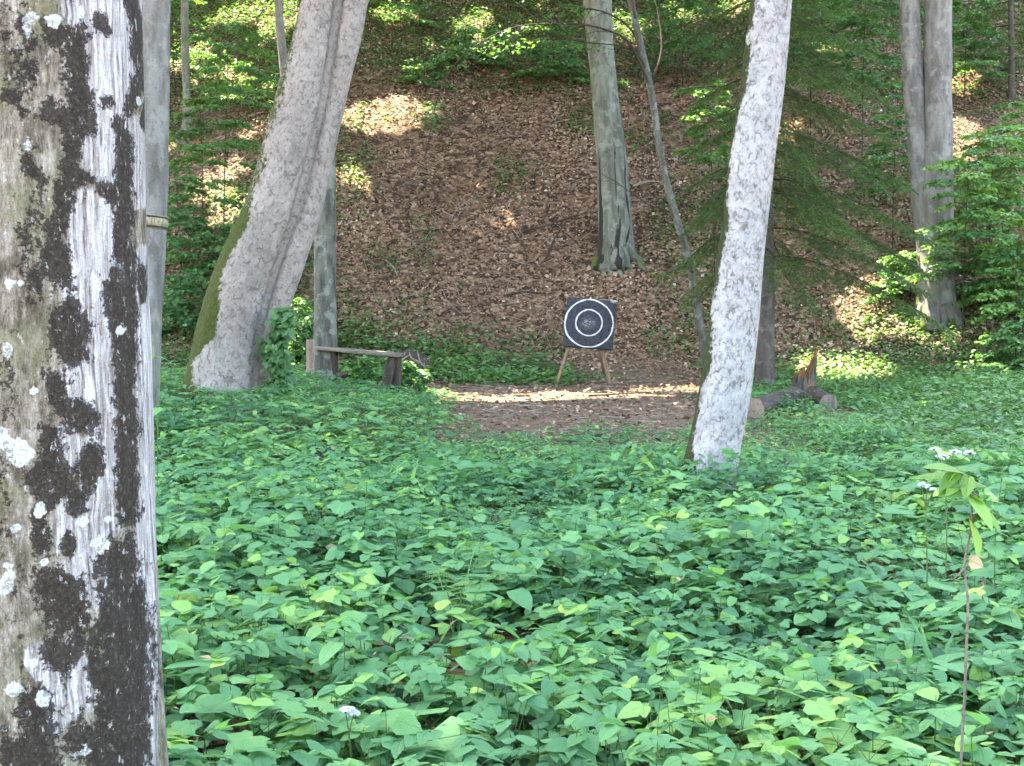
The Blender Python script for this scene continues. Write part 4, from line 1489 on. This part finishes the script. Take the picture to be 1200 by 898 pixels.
bc = P(691, 379.5, 21.95) - TG
import mathutils
ROT = mathutils.Euler((radians(-9), radians(4.2), radians(-9))).to_matrix()
V, T = bbox_box(BW, .12, BW, .012, 2)
bo = build('board', V, T, None, board_mat(), tgt, None, {'bark': V}, smooth=False)
bo.location = bc
bo.rotation_euler = ROT.to_euler()
MP = paint_mat()
for rad, wd, cx, cz in ((28.0, 1.9, -.5, -.5), (15.3, 1.8, -.5, .4)):
    R0, hw = rad * pxm, wd * pxm * .5
    n = 96
    a = np.linspace(0, 2 * pi, n, endpoint=False)
    rr = R0 * (1 + .018 * noise3(np.cos(a) * 2, np.sin(a) * 2, 0 * a, 5) + .008 * noise3(np.cos(a) * 7, np.sin(a) * 7, 0 * a, 6))
    w2 = hw * (1 + .35 * noise3(np.cos(a) * 6, np.sin(a) * 6, 0 * a, 7))
    rings = []
    for rad_, yy in ((rr - w2, -.0585), (rr - w2 * .8, -.0635), (rr + w2 * .8, -.0635), (rr + w2, -.0585)):
        rings.append(np.stack([np.cos(a) * rad_ + cx * pxm, np.full(n, yy), np.sin(a) * rad_ + cz * pxm], 1))
    V = np.concatenate(rings)
    j = np.arange(n); j2 = (j + 1) % n
    Q = np.concatenate([np.stack([k * n + j, k * n + j2, (k + 1) * n + j2, (k + 1) * n + j], 1) for k in range(3)])
    ro = build('ring', V, None, Q, MP, bo, None, {'bark': V})


def beam(parent, p0, p1, w, t, mat, name):
    p0, p1 = np.asarray(p0, float), np.asarray(p1, float)
    d = p1 - p0
    ln = np.linalg.norm(d)
    V, T = bbox_box(w, t, ln, min(w, t) * .12, 1)
    q = mathutils.Vector(d).to_track_quat('Z', 'Y')
    o = build(name, V, T, None, mat, parent, None, {'bark': V}, smooth=False)
    o.rotation_mode = 'QUATERNION'
    o.rotation_quaternion = q
    o.location = (p0 + p1) / 2
    return o


def lp(px, py, d):
    return P(px, py, d) - TG


ft = lambda px, py, d: np.array([P(px, py, d)[0], P(px, py, d)[1], HT(P(px, py, d)[0], P(px, py, d)[1]) - .02]) - TG
beam(tgt, ft(651, 453, 21.9), lp(668, 402, 22.03), .055, .03, M_EASEL, 'leg')
beam(tgt, ft(716, 454, 21.9), lp(703, 400, 22.03), .06, .03, M_EASEL, 'leg')
beam(tgt, ft(709, 446, 22.9), lp(696, 380, 22.12), .04, .03, M_EASEL, 'leg')
beam(tgt, lp(659, 406, 22.06), lp(719, 409, 22.04), .035, .03, M_EASEL, 'rail')

# ------------------------------------------------------------------ bench, stumps, logs
BNC = P(428, 450, 19.3); BNC[2] = HT(BNC[0], BNC[1])
bench = empty('bench', BNC, 'low weathered plank bench left of the clearing', 'bench')
bl = lambda px, py, d: P(px, py, d) - BNC
seat = beam(bench, bl(372, 407.5, 19.5), bl(470, 416.5, 19.2), .30, .045, M_PLANK, 'seat')


def post(parent, org, p0, p1, r0, r1, mat, name, seed=0, n=14, rough=.1):
    p0, p1 = np.asarray(p0, float), np.asarray(p1, float)
    t = np.linspace(0, 1, 14)[:, None]
    V, T, Q, B, A, S = tube(p0 + (p1 - p0) * t, np.linspace(r0, r1, 14), n, rough, seed)
    mb = MB(); mb.add(V, T, Q, B)
    return mb.build(name, mat, parent, origin=org)


def gpt(px, py, d, dz=-.06):
    p = P(px, py, d)
    p[2] = min(p[2], HT(p[0], p[1]) + dz)
    return p


post(bench, BNC, gpt(449, 462, 19.2), P(460, 417.5, 19.2), .085, .055, M_OLDW, 'leg', 1)
post(bench, BNC, gpt(463, 462, 19.3), P(466, 417.5, 19.3), .07, .06, M_OLDW, 'leg', 2)
post(bench, BNC, gpt(392, 455, 19.5), P(391, 411, 19.5), .06, .055, M_OLDW, 'leg', 3)
post(bench, BNC, P(393, 443, 19.45), P(430, 430, 19.45), .045, .04, M_OLDW, 'brace', 4)


def stump(name, label, px, py, top_py, wpx, d, mat, topmat, seed, cat='stump', jag=.02):
    b = P(px, py, d)
    b[2] = HT(b[0], b[1])
    h = P(px, top_py, d)[2] - b[2]
    root = empty(name, b, label, cat)
    r = wpx / 2 / F_PX * d
    n = 36
    zs = np.array([-.1, 0, .25 * h, .6 * h, h])
    rad = np.array([1.35, 1.22, 1.06, 1.0, .98]) * r
    V, T, Q, B, A, S = tube(np.stack([0 * zs, 0 * zs, zs], 1), rad, n, .07, seed, cap=False)
    mb = MB(); mb.add(V, T, Q, B)
    mb.build('bark', mat, root)
    ring = V[-n:].copy()
    ring[:, 2] += .0
    rows = [ring * [1, 1, 1]]
    for k in (.66, .33):
        q = ring.copy(); q[:, :2] *= k; q[:, 2] += rng.normal(0, jag * .3, n); rows.append(q)
    VV = np.concatenate(rows + [np.array([[0, 0, h]])])
    j = np.arange(n); j2 = (j + 1) % n
    Q = np.concatenate([np.stack([k * n + j, k * n + j2, (k + 1) * n + j2, (k + 1) * n + j], 1) for k in range(2)])
    T = np.stack([2 * n + j, 2 * n + j2, np.full(n, 3 * n)], 1)
    build('cut_face', VV, T, Q, topmat, root, None, {'bark': VV})
    return root


stump('tree_stump', 'short pinkish peeled stump behind the slender trunk', 368, 428, 398, 18, 20.6, M_CUT, M_CUT, 3)

# root mass at the right end of the bench
RB = P(479, 416, 22.6); RB[2] = HT(RB[0], RB[1])
rootp = empty('root_clump', RB, 'dark tangle of dead roots at the right end of the bench', 'roots')
mb = MB()
V, T, Q, B, A, S = tube(np.array([[-.32, 0, .05], [-.2, 0, .16], [0, 0, .22], [.2, .03, .17], [.36, .04, .06]]), [.10, .2, .24, .2, .08], 22, .35, 8)
mb.add(V, T, Q, B)
mb.build('clod', M_OLDW, rootp)
mb = MB()
for k in range(26):
    a = rng.uniform(0, pi)
    p0 = np.array([rng.uniform(-.3, .3), rng.uniform(-.15, .05), rng.uniform(.05, .3)])
    dv = np.array([rng.normal(0, .6) - .2, rng.uniform(-.5, .1), rng.uniform(.1, 1)])
    ln = rng.uniform(.15, .42)
    pts = np.array([p0, p0 + dv * ln * .5 + rng.normal(0, .03, 3), p0 + dv * ln])
    V, T, Q, B, A, S = tube(resample(pts, 7), np.linspace(rng.uniform(.012, .032), .005, 7), 7, .1, k)
    mb.add(V, T, Q, B)
mb.build('roots', M_STICK, rootp)


def log(name, label, p0, p1, r0, r1, mat, endmat, seed, n=22, rough=.10, cat='log', bend=.0):
    p0, p1 = np.asarray(p0, float), np.asarray(p1, float)
    c = (p0 + p1) / 2
    root = empty(name, c, label, cat)
    t = np.linspace(0, 1, 20)
    pts = p0 + (p1 - p0) * t[:, None] + np.stack([0 * t, 0 * t, bend * np.sin(pi * t)], 1)
    V, T, Q, B, A, S = tube(pts, np.linspace(r0, r1, 20), n, rough, seed, cap=False)
    mb = MB(); mb.add(V, T, Q, B)
    mb.build('bark', mat, root, origin=c)
    for e, (sl, cen) in enumerate(((V[:n], pts[0]), (V[-n:], pts[-1]))):
        ax = (pts[0] - pts[1]) if e == 0 else (pts[-1] - pts[-2])
        ax /= np.linalg.norm(ax)
        VV = np.vstack([sl, cen + ax * .006])
        j = np.arange(n)
        T = np.stack([j, (j + 1) % n, np.full(n, n)], 1)
        build('cut_face', VV - c, T, None, endmat, root, None, {'bark': VV - c})
    return root


def onground(px, py, lift):
    p = ground_at(px, py)
    p[2] += lift
    return p


log('mossy_log', 'dark mossy log lying in low plants left of the target', onground(560, 437, .08), onground(652, 441, .10), .10, .13, M_MOSSLOG, M_OLDW, 5)
log('fallen_log', 'pale rotten log in front of the broken stump', onground(884, 490, .10), onground(932, 476, .13), .13, .13, M_OLDW, M_CUT, 6, rough=.16)
log('fallen_log', 'short log with a pale cut end right of the broken stump', onground(971, 482, .10), onground(950, 470, .12), .11, .11, M_OLDW, M_PLANK, 7)

def stump_mat():
    s = NT('broken_wood')
    bk = s.attr('bark').outputs['Vector']
    n = s.noise(s.vec(bk, (1, 1, .14)), 22, 5, .65, .3)
    n2 = s.noise(bk, 26, 5, .7)
    col = s.ramp(n.outputs[0], [(.3, (.018, .014, .011)), (.5, (.055, .045, .036)), (.7, (.12, .105, .085))])
    rot = s.ramp(n.outputs[0], [(.3, (.06, .025, .012)), (.5, (.13, .068, .034)), (.7, (.24, .145, .08))])
    rf = s.sm(s.math('ADD', s.attr('rot').outputs['Fac'], s.math('MULTIPLY', s.math('SUBTRACT', n2.outputs[0], .5), .9)), .40, .60)
    col = s.mix(rf, col, rot)
    return s.finish(col, .9, s.math('ADD', n.outputs[0], s.math('MULTIPLY', n2.outputs[0], .6)), .035, .12)


M_STUMP = stump_mat()
# jagged broken stump
SB = P(940, 470, 19.0); SB[2] = HT(SB[0], SB[1])
bs = empty('broken_stump', SB, 'jagged broken stump with orange rotten heart right of the white trunk', 'stump')
u = 19.0 / F_PX
n = 64
a = np.linspace(0, 2 * pi, n, endpoint=False)
rows = []
topz = np.zeros(n)
tall = np.clip(.5 + .5 * np.cos(a - .15), 0, 1) ** 1.5
back = np.clip(np.sin(a), 0, 1)
front = np.clip(-np.sin(a - .25), 0, 1)
topz = u * (27 + 30 * tall ** 3 + 5 * back) + .07 * noise3(np.cos(a) * 7, np.sin(a) * 7, 0 * a, 3) + .06 * np.abs(noise3(np.cos(a) * 16, np.sin(a) * 16, 0 * a, 4))
for f, rm in ((-.1, 1.5), (0.02, 1.3), (.18, 1.08), (.4, .95), (.65, .86), (.85, .80), (1, .74)):
    r = u * 15 * rm * (1 + .10 * noise3(np.cos(a) * 3, np.sin(a) * 3, f * 2 + 0 * a, 9))
    z = topz * f if f > 0 else np.full(n, -.1)
    rows.append(np.stack([np.cos(a) * r + .10 * np.clip(z, 0, 1) * tall, np.sin(a) * r * .8, z], 1))
for f in (.8, .35, .05):
    r = u * 15 * .62
    q = rows[6].copy()
    q[:, :2] *= .74
    q[:, 2] = topz * f
    rows.append(q)
V = np.concatenate(rows)
j = np.arange(n); j2 = (j + 1) % n
Qs = [np.stack([k * n + j, k * n + j2, (k + 1) * n + j2, (k + 1) * n + j], 1) for k in range(len(rows) - 1)]
B = V * [1, 1, 1]
build('shell', np.concatenate(rows[:7]), None, np.concatenate(Qs[:6]), M_STUMP, bs, {'rot': np.tile(np.exp(-((a - 1.66 * pi) / .55) ** 2), 7) * np.repeat([1, 1, 1, .9, .6, .35, .1], n)}, {'bark': np.concatenate(rows[:7])})
inn = np.concatenate(rows[6:])
build('heartwood', inn * [.995, .995, .999], None, np.concatenate([np.stack([k * n + j, k * n + j2, (k + 1) * n + j2, (k + 1) * n + j], 1) for k in range(len(rows) - 7)]), M_RED, bs, None, {'bark': inn})
# fallen branches on the slope
FB = [('pale stick lying right of the hollow beech', [(742, 221), (760, 216), (780, 217)], .030, M_STICK),
      ('dark branch lying on leaves left of the hollow beech', [(612, 274), (640, 268), (668, 258), (690, 252)], .026, M_OLDW),
      ('short pale stick on the slope above the bench', [(452, 308), (462, 318), (466, 326)], .022, M_STICK),
      ('dark stick pointing downhill left of the hollow beech foot', [(640, 305), (652, 280), (664, 262)], .024, M_OLDW),
      ('thin pale branch on the right slope beyond the double beech', [(1140, 176), (1165, 174), (1192, 172)], .024, M_STICK),
      ('dark branch on the slope above the mossy log', [(590, 350), (615, 345), (640, 348)], .022, M_OLDW),
      ('thin stick lying on bare soil before the target', [(690, 468), (725, 466), (760, 464)], .014, M_OLDW)]
for lab, pts, r, m in FB:
    q = np.array([onground(px, py, .05) for px, py in pts])
    c = q.mean(0)
    rows = resample(q, 14)
    V, T, Q, B, A, S = tube(rows, np.linspace(r, r * .5, 14), 8, .15, 3)
    mb = MB(); mb.add(V, T, Q, B)
    o = mb.build('fallen_branch', m, None, origin=c)
    o.location = c
    tag(o, lab, 'branch')

# ------------------------------------------------------------------ single plants in the foreground
# sapling with hanging young leaves at the right
d = 3.5
pts = [(1124, 1010), (1126, 898), (1131, 800), (1133, 745), (1134, 700), (1130, 662), (1136, 630), (1139, 605), (1136, 575), (1126, 552)]
base = P(1124, 1010, d); base[2] = HT(base[0], base[1])
sap = empty('young_shoot', base, 'thin bare stem with hanging yellow-green leaves at the right front', 'sapling')
q = np.array([P(px, py, d) for px, py in pts]); q[0] = base - [0, 0, .03]
rows = resample(np.column_stack([q, np.linspace(.0040, .0022, len(q))]), 50)
V, T, Q, B, A, S = tube(rows[:, :3], rows[:, 3], 9, .12, 2)
mb = MB(); mb.add(V, T, Q, B)
for (a_, b_, dd) in (((1132, 665), (1116, 680), -.02), ((1132, 665), (1150, 660), .03), ((1138, 607), (1148, 600), 0), ((1136, 575), (1148, 582), 0)):
    V, T, Q, B, A, S = tube([P(*a_, d), P(*b_, d + dd)], [.003, .002], 6)
    mb.add(V, T, Q, B)
mb.build('stem', M_PLANK, sap, origin=base)
L = Leaves()


def hang(L, px, py, dd, px2, py2, dd2, size, tint, w=1.0, tpl=LEAF, face=(0, -.5, 1)):
    p0, p1 = P(px, py, dd), P(px2, py2, dd2)
    Y = p1 - p0
    ln = np.linalg.norm(Y); Y = Y / ln
    N = np.array(face, float)
    X = np.cross(Y, N); X /= np.linalg.norm(X)
    Z = np.cross(X, Y)
    if Z[2] < 0:
        X, Z = -X, -Z
    L.frame(tpl, p0[None], X[None], Y[None], Z[None], np.array([ln]), np.array([tint]), w)


hang(L, 1137, 582, d, 1168, 617, d - .08, .1, .95, .75, LEAF, (.9, -1, .9))
hang(L, 1148, 596, d, 1176, 620, d - .05, .1, .55, .65, LEAF, (.3, -.4, 1))
hang(L, 1139, 612, d, 1152, 648, d - .09, .1, .8, .8, LEAF, (1.2, -1, .4))
hang(L, 1126, 553, d, 1084, 540, d - .06, .1, .6, .55, LEAF, (0, -.35, 1))
hang(L, 1127, 560, d, 1062, 553, d + .05, .1, .35, .45, LEAF, (0, -.3, 1))
hang(L, 1126, 556, d, 1112, 580, d - .05, .1, .75, .6, LEAF, (.6, -1, .5))
hang(L, 1132, 568, d, 1160, 564, d + .06, .1, .45, .6, LEAF, (0, -.35, 1))
hang(L, 1124, 551, d, 1100, 572, d - .05, .1, .3, .5, LEAF, (0, -.4, 1))
hang(L, 1126, 552, d, 1147, 544, d + .05, .1, .3, .6, LEAF, (0, -.3, 1))
for k in range(7):
    bx, by = 1126 + 10 * rng.random(), 552 + 40 * rng.random()
    aa = rng.uniform(0, 2 * pi)
    hang(L, bx, by, d, bx + 34 * cos(aa), by + 10 + 14 * sin(aa), d + .06 * sin(3 * aa), .1, rng.random() * .7, rng.uniform(.5, .8), LEAF, (rng.normal(0, .4), -.5, 1))
L.build('leaves', M_YOUNG, sap, origin=base)
L = Leaves()
hang(L, 1137, 657, d, 1152, 664, d - .02, .1, .8, 1.3, LEAF, (0, -1, .3))
hang(L, 1136, 660, d, 1150, 655, d + .01, .1, .5, 1.2, LEAF, (0, -1, .3))
L.build('dry_leaf', M_DRY, sap, origin=base)


# white umbel flowers
def umbel(label, px, py, dd, heads, seed, name='umbel_flower'):
    rg = np.random.default_rng(seed)
    b = P(px, py, dd); b[2] = HT(b[0], b[1])
    root = empty(name, b, label, 'flower')
    mb = MB()
    fork = P(px, heads[0][1] + 32, dd)
    V, T, Q, B, A, S = tube(resample(np.array([b, (b + fork) / 2 + [.01, 0, 0], fork]), 12), np.linspace(.004, .003, 12), 7)
    mb.add(V, T, Q, B)
    L = Leaves()
    for hx, hy, w in heads:
        c = P(hx, hy, dd)
        V, T, Q, B, A, S = tube(resample(np.array([fork, (fork + c) / 2 + [0, 0, -.004], c - [0, 0, .018]]), 8), np.linspace(.0025, .0018, 8), 6)
        mb.add(V, T, Q, B)
        rad = w / 2 / F_PX * dd
        m = 30
        aa = rg.uniform(0, 2 * pi, m); r = rad * np.sqrt(rg.random(m))
        fp = c + np.stack([np.cos(aa) * r, np.sin(aa) * r, -.5 * r * r / rad + rg.normal(0, .003, m)], 1)
        for f in fp:
            V, Q = prisms((c - [0, 0, .018])[None], f[None], .0007, .0005)
            mb.add(V, None, Q, V)
        for k in range(5):
            L.add(LEAF_S, fp, k * 1.257 + rg.uniform(0, 1, m), -.35, 0, .011, .3 + .5 * rg.random(m), 1.6)
    mb.build('stalk', M_STEM, root, origin=b)
    L.build('petals', M_PETAL, root, origin=b)


umbel('white flat-topped flower cluster at the right edge of the undergrowth', 1108, 600, 6.6, [(1096, 524, 12), (1104, 532, 16), (1119, 527, 14), (1136, 528, 12)], 1)
umbel('small white blossom low among the front leaves', 409, 850, 4.05, [(405, 829, 10), (414, 832, 12)], 2)
umbel('small white blossom cluster among bluish leaves behind the bare stem', 1085, 620, 6.0, [(1080, 566, 6), (1086, 568, 7), (1093, 572, 6)], 3)


# fern
def fern(label, px, py, dd, fronds, seed):
    rg = np.random.default_rng(seed)
    b = P(px, py, dd); b[2] = HT(b[0], b[1])
    root = empty('fern', b, label, 'fern')
    for (tx, ty, td, arch) in fronds:
        L = Leaves(); mb = MB()
        tip = P(tx, ty, td)
        ctl = (b + tip) / 2 + np.array([0, 0, arch])
        t = np.linspace(0, 1, 30)[:, None]
        pts = (1 - t) ** 2 * b + 2 * t * (1 - t) * ctl + t ** 2 * tip
        V, T, Q, B, A, S = tube(pts, np.linspace(.0035, .001, 30), 6)
        L.parts.append((V[None], dict(V=V, T=T, Q=Q, lu=np.zeros(len(V)), lt=np.zeros(len(V))), np.array([.55])))
        for i in range(8, 30, 2):
            dv = pts[i] - pts[i - 1]
            az = math.atan2(dv[1], dv[0])
            u = (i - 8) / 22
            ln = .115 * (1 - u) ** .8 * min(1, .55 + u * 3) + .008
            for sd in (-1, 1):
                a2 = az + sd * 1.25
                m = max(3, int(ln / .0075))
                tt = (np.arange(m) + .5) / m
                lp_ = pts[i] + np.stack([np.cos(a2) * ln * tt, np.sin(a2) * ln * tt, -.25 * ln * tt ** 2], 1)
                for s2 in (-1, 1):
                    L.add(LEAF_Q, lp_, a2 + s2 * 1.1, -.1, rg.normal(0, .1, m), .0125 * (1.15 - .8 * tt), .80 + rg.normal(0, .07, m), 1.1)
        L.build('frond', M_HERB, root, origin=b)
    return root


fern('fern with fine feathered fronds in the middle of the leaf carpet', 535, 735, 5.9, [(505, 684, 5.5, .34), (566, 640, 6.5, .30), (600, 680, 5.7, .30), (492, 655, 6.3, .28), (548, 690, 5.2, .26)], 4)


# tall single herbs that stand out of the carpet
def herb(label, px, py, dd, top_py, n, size, seed, tint=.5, name='tall_herb'):
    rg = np.random.default_rng(seed)
    b = P(px, py, dd); b[2] = HT(b[0], b[1])
    root = empty(name, b, label, 'plant')
    top = P(px + rg.uniform(-6, 6), top_py, dd)
    pts = resample(np.array([b, (b + top) / 2 + [rg.normal(0, .02), 0, 0], top]), 14)
    V, T, Q, B, A, S = tube(pts, np.linspace(.004, .002, 14), 7)
    mb = MB(); mb.add(V, T, Q, B); mb.build('stem', M_STEM, root, origin=b)
    L = Leaves()
    for k in range(n):
        f = .35 + .65 * (k + .5) / n
        i = int(f * 13)
        for j in range(2):
            az = k * 1.57 + j * pi + rg.normal(0, .2)
            L.add(LEAF, pts[i][None], az, rg.normal(-.15, .15), rg.normal(0, .15), size * (1.1 - .45 * f) * rg.uniform(.85, 1.2), tint + rg.normal(0, .08), 1.0)
    L.build('leaves', M_HERB, root, origin=b)


herb('tall herb with pale round leaves beside the mottled trunk', 180, 470, 8.5, 378, 3, .13, 1, .70)
herb('yellow-green herb shoot in the middle ground of the carpet', 905, 690, 6.9, 610, 4, .07, 2, .85)
herb('tall thin herb right of the clearing edge', 653, 540, 12.5, 492, 3, .10, 3, .80)
herb('slim upright herb left of the fern', 425, 700, 7.2, 560, 5, .08, 4, .55)
herb('bluish leafy herb at the far right of the carpet', 1172, 640, 6.2, 545, 5, .11, 5, .55)
herb('slender herb rising behind the fern', 562, 690, 7.6, 605, 5, .06, 6, .5)


# ivy climbing at the foot of the leaning pair
iv = P(322, 452, 15.2); iv[2] = HT(iv[0], iv[1])
ivy = empty('ivy', iv, 'dark ivy clump at the foot of the leaning pair', 'ivy')
L = Leaves()
m = 420
t = rng.random(m)
pxs = 322 + rng.normal(0, 1, m) * (11 - 6 * t) + 7 * t + 4 * np.sin(t * 9)
pys = 455 - 95 * t
pp = np.array([P(a_, b_, 15.1 + rng.normal(0, .08)) for a_, b_ in zip(pxs, pys)])
L.add(MAPLE, pp, rng.uniform(pi, 2 * pi, m), rng.normal(-.7, .3, m), rng.normal(0, .3, m), rng.uniform(.05, .10, m), .18 + rng.normal(0, .14, m))
L.build('leaves', M_HILL, ivy, origin=iv)
mb = MB()
for k in range(4):
    q = np.array([P(318 + 3 * k, 458, 15.2), P(322 + 2 * k, 410, 15.2), P(324 + 3 * k, 365, 15.25)])
    V, T, Q, B, A, S = tube(resample(q, 10), np.linspace(.012, .004, 10), 6, .2, k); mb.add(V, T, Q, B)
mb.build('vines', M_TWIG, ivy, origin=iv)

# ------------------------------------------------------------------ unseen crowns laid out to shade the view, gaps placed for sun patches
SUN = np.array([-.45, .35, 1.0])
SUN = SUN / np.linalg.norm(SUN)
PATCH = [(287, 20, 30, 10), (326, 28, 14, 16), (255, 92, 20, 6), (212, 72, 16, 9), (268, 105, 12, 4), (304, 148, 14, 5), (440, 138, 38, 13), (482, 128, 30, 9), (408, 216, 20, 6), (265, 205, 16, 5),
         (272, 250, 14, 5), (552, 467, 64, .7), (692, 464, 66, .7), (795, 457, 30, 2.0), (985, 424, 36, 20), (1000, 445, 30, 8), (1035, 352, 34, 12), (1060, 376, 30, 9), (922, 156, 10, 7), (1132, 151, 14, 5),
         (1128, 168, 10, 5), (465, 22, 12, 6), (560, 25, 10, 5), (1104, 396, 14, 5), (358, 432, 32, 16), (860, 12, 10, 5), (1160, 436, 16, 5), (742, 36, 8, 6), (230, 60, 10, 6), (1130, 96, 14, 5), (250, 218, 20, 4)]


def make_shade_crowns():
    pw = []
    for px, py, a, b in PATCH:
        c = ground_at(px, py)
        e1 = ground_at(px, py - b)
        rx = a / F_PX * float((c - CAM) @ FWD)
        ry = max(.22, np.linalg.norm((e1 - c)[:2]))
        pw.append((c[0], c[1], rx, ry))
    # leaves on a jittered grid over the ground to be shaded, lifted towards the sun into the crowns
    L_pos = []
    for layer in range(3):
        st = .27
        gx, gy = np.meshgrid(np.arange(-18, 18, st), np.arange(1.2, 56, st))
        gx = gx.ravel() + rng.uniform(-.12, .12, gx.size); gy = gy.ravel() + rng.uniform(-.12, .12, gy.size)
        k = np.abs(gx) < gy * .42 + 2.4
        gx, gy = gx[k], gy[k]
        inp = np.zeros(len(gx))
        nz = noise2(gx * 1.9, gy * 1.9, 95) * .26 + noise2(gx * 4.5, gy * 4.5, 96) * .22
        for (cx, cy, rx, ry) in pw:
            rx, ry = rx * 1.05 + .28, ry + .34
            inp = np.maximum(inp, 1.25 - np.hypot((gx - cx) / rx, (gy - cy) / ry))
        keep = (inp + nz * (inp > 0)) < .22
        # small random holes far up the slope
        keep &= ~((gy > 25.5) & (noise2(gx * 1.5, gy * 2.2, 97) > np.where(gy > 31.5, .42, .66)))
        gx, gy = gx[keep], gy[keep]
        gz = HT(gx, gy)
        h = 8.3 + .35 * np.maximum(0, 6 - gz) + 5.0 * rng.random(len(gx)) * (.6 + .4 * layer) + 1.2 * noise2(gx / 2.5, gy / 2.5, 98)
        L_pos.append(np.stack([gx, gy, gz], 1) + SUN * (h / SUN[2])[:, None])
    pos = np.concatenate(L_pos)
    # never let a crown leaf dip into the view
    tops = np.array([t['top'][:2] for t in TREES])
    own = np.argmin(((pos[:, None, :2] - tops[None]) ** 2).sum(-1), 1)
    saz = math.atan2(SUN[1], SUN[0])
    for i, t in enumerate(TREES):
        q = pos[own == i]
        root, base = t['root'], t['base']
        if len(q) < 5:
            continue
        m = len(q)
        L = Leaves()
        # blades turned to the sun so each layer blocks it
        N = SUN + rng.normal(0, .22, (m, 3)); N /= np.linalg.norm(N, axis=1)[:, None]
        r = rng.normal(0, 1, (m, 3))
        Y = np.cross(N, r); Y /= np.linalg.norm(Y, axis=1)[:, None]
        X = np.cross(Y, N)
        L.frame(LEAF_S, q - Y * .2, X, Y, N, rng.uniform(.36, .50, m), np.clip(rng.normal(.5, .25, m), 0, 1), 1.45)
        L.build('shade_crown', M_CROWN, root, origin=base)
        # limbs from the upper trunk out to the leaf masses
        mb = MB()
        col = t['col']
        for k in range(min(9, max(3, m // 900))):
            e = q[rng.integers(m)]
            i0 = int(len(col) * rng.uniform(.62, .97))
            p0 = col[i0, :3]
            midp = (p0 + e) / 2 + np.array([0, 0, .5])
            rows = resample(np.array([p0, midp, e]), 12)
            V, T, Q, B, A, S = tube(rows, np.linspace(max(.02, col[i0, 3] * .5), .015, 12), 8, .05, k)
            mb.add(V, T, Q, B, moss=0, groove=0)
        mb.build('limbs', t['mat'] if t['mat'] is not M_FRONT else M_BEECHB, root, origin=base)


make_shade_crowns()

# ------------------------------------------------------------------ light, sky, camera
w = bpy.data.worlds.new('World')
sc.world = w
w.use_nodes = True
nt = w.node_tree
bg = nt.nodes['Background']
sky = nt.nodes.new('ShaderNodeTexSky')
sky.sky_type = 'NISHITA'
sky.sun_disc = False
el = math.asin(SUN[2])
sky.sun_elevation = el
sky.sun_rotation = math.atan2(SUN[0], SUN[1])
sky.air_density = 1.0
sky.dust_density = 2.0
sky.ozone_density = 1.0
nt.links.new(sky.outputs[0], bg.inputs[0])
bg.inputs[1].default_value = 0.15

sl = bpy.data.lights.new('sun', 'SUN')
sl.energy = 4.6
sl.angle = radians(.53)
sl.color = (1.0, .93, .82)
so = bpy.data.objects.new('sun', sl)
COL.objects.link(so)
so.rotation_euler = mathutils.Vector(-SUN).to_track_quat('-Z', 'Y').to_euler()

cd = bpy.data.cameras.new('camera')
cd.sensor_width = 36
cd.lens = 36 * F_PX / W_PX
cd.clip_start = .05
cd.clip_end = 6000
co = bpy.data.objects.new('camera', cd)
COL.objects.link(co)
co.location = CAM
co.rotation_euler = (pi / 2 - PITCH, 0, 0)
sc.camera = co

vs = sc.view_settings
vs.view_transform = 'Standard'
vs.look = 'None'
vs.gamma = 1.0
vs.use_curve_mapping = False
vs.exposure = 4.1
vs.use_white_balance = True
vs.white_balance_temperature = 7300
vs.white_balance_tint = 10
sc.render.film_transparent = False
cy = sc.cycles
cy.use_denoising = True
cy.max_bounces = 7
cy.diffuse_bounces = 5
cy.glossy_bounces = 2
cy.transmission_bounces = 4
cy.sample_clamp_indirect = 4
cy.use_adaptive_sampling = True
cy.adaptive_threshold = .02
sc.render.filter_size = 1.8 if hasattr(sc.render, 'filter_size') else 1.5
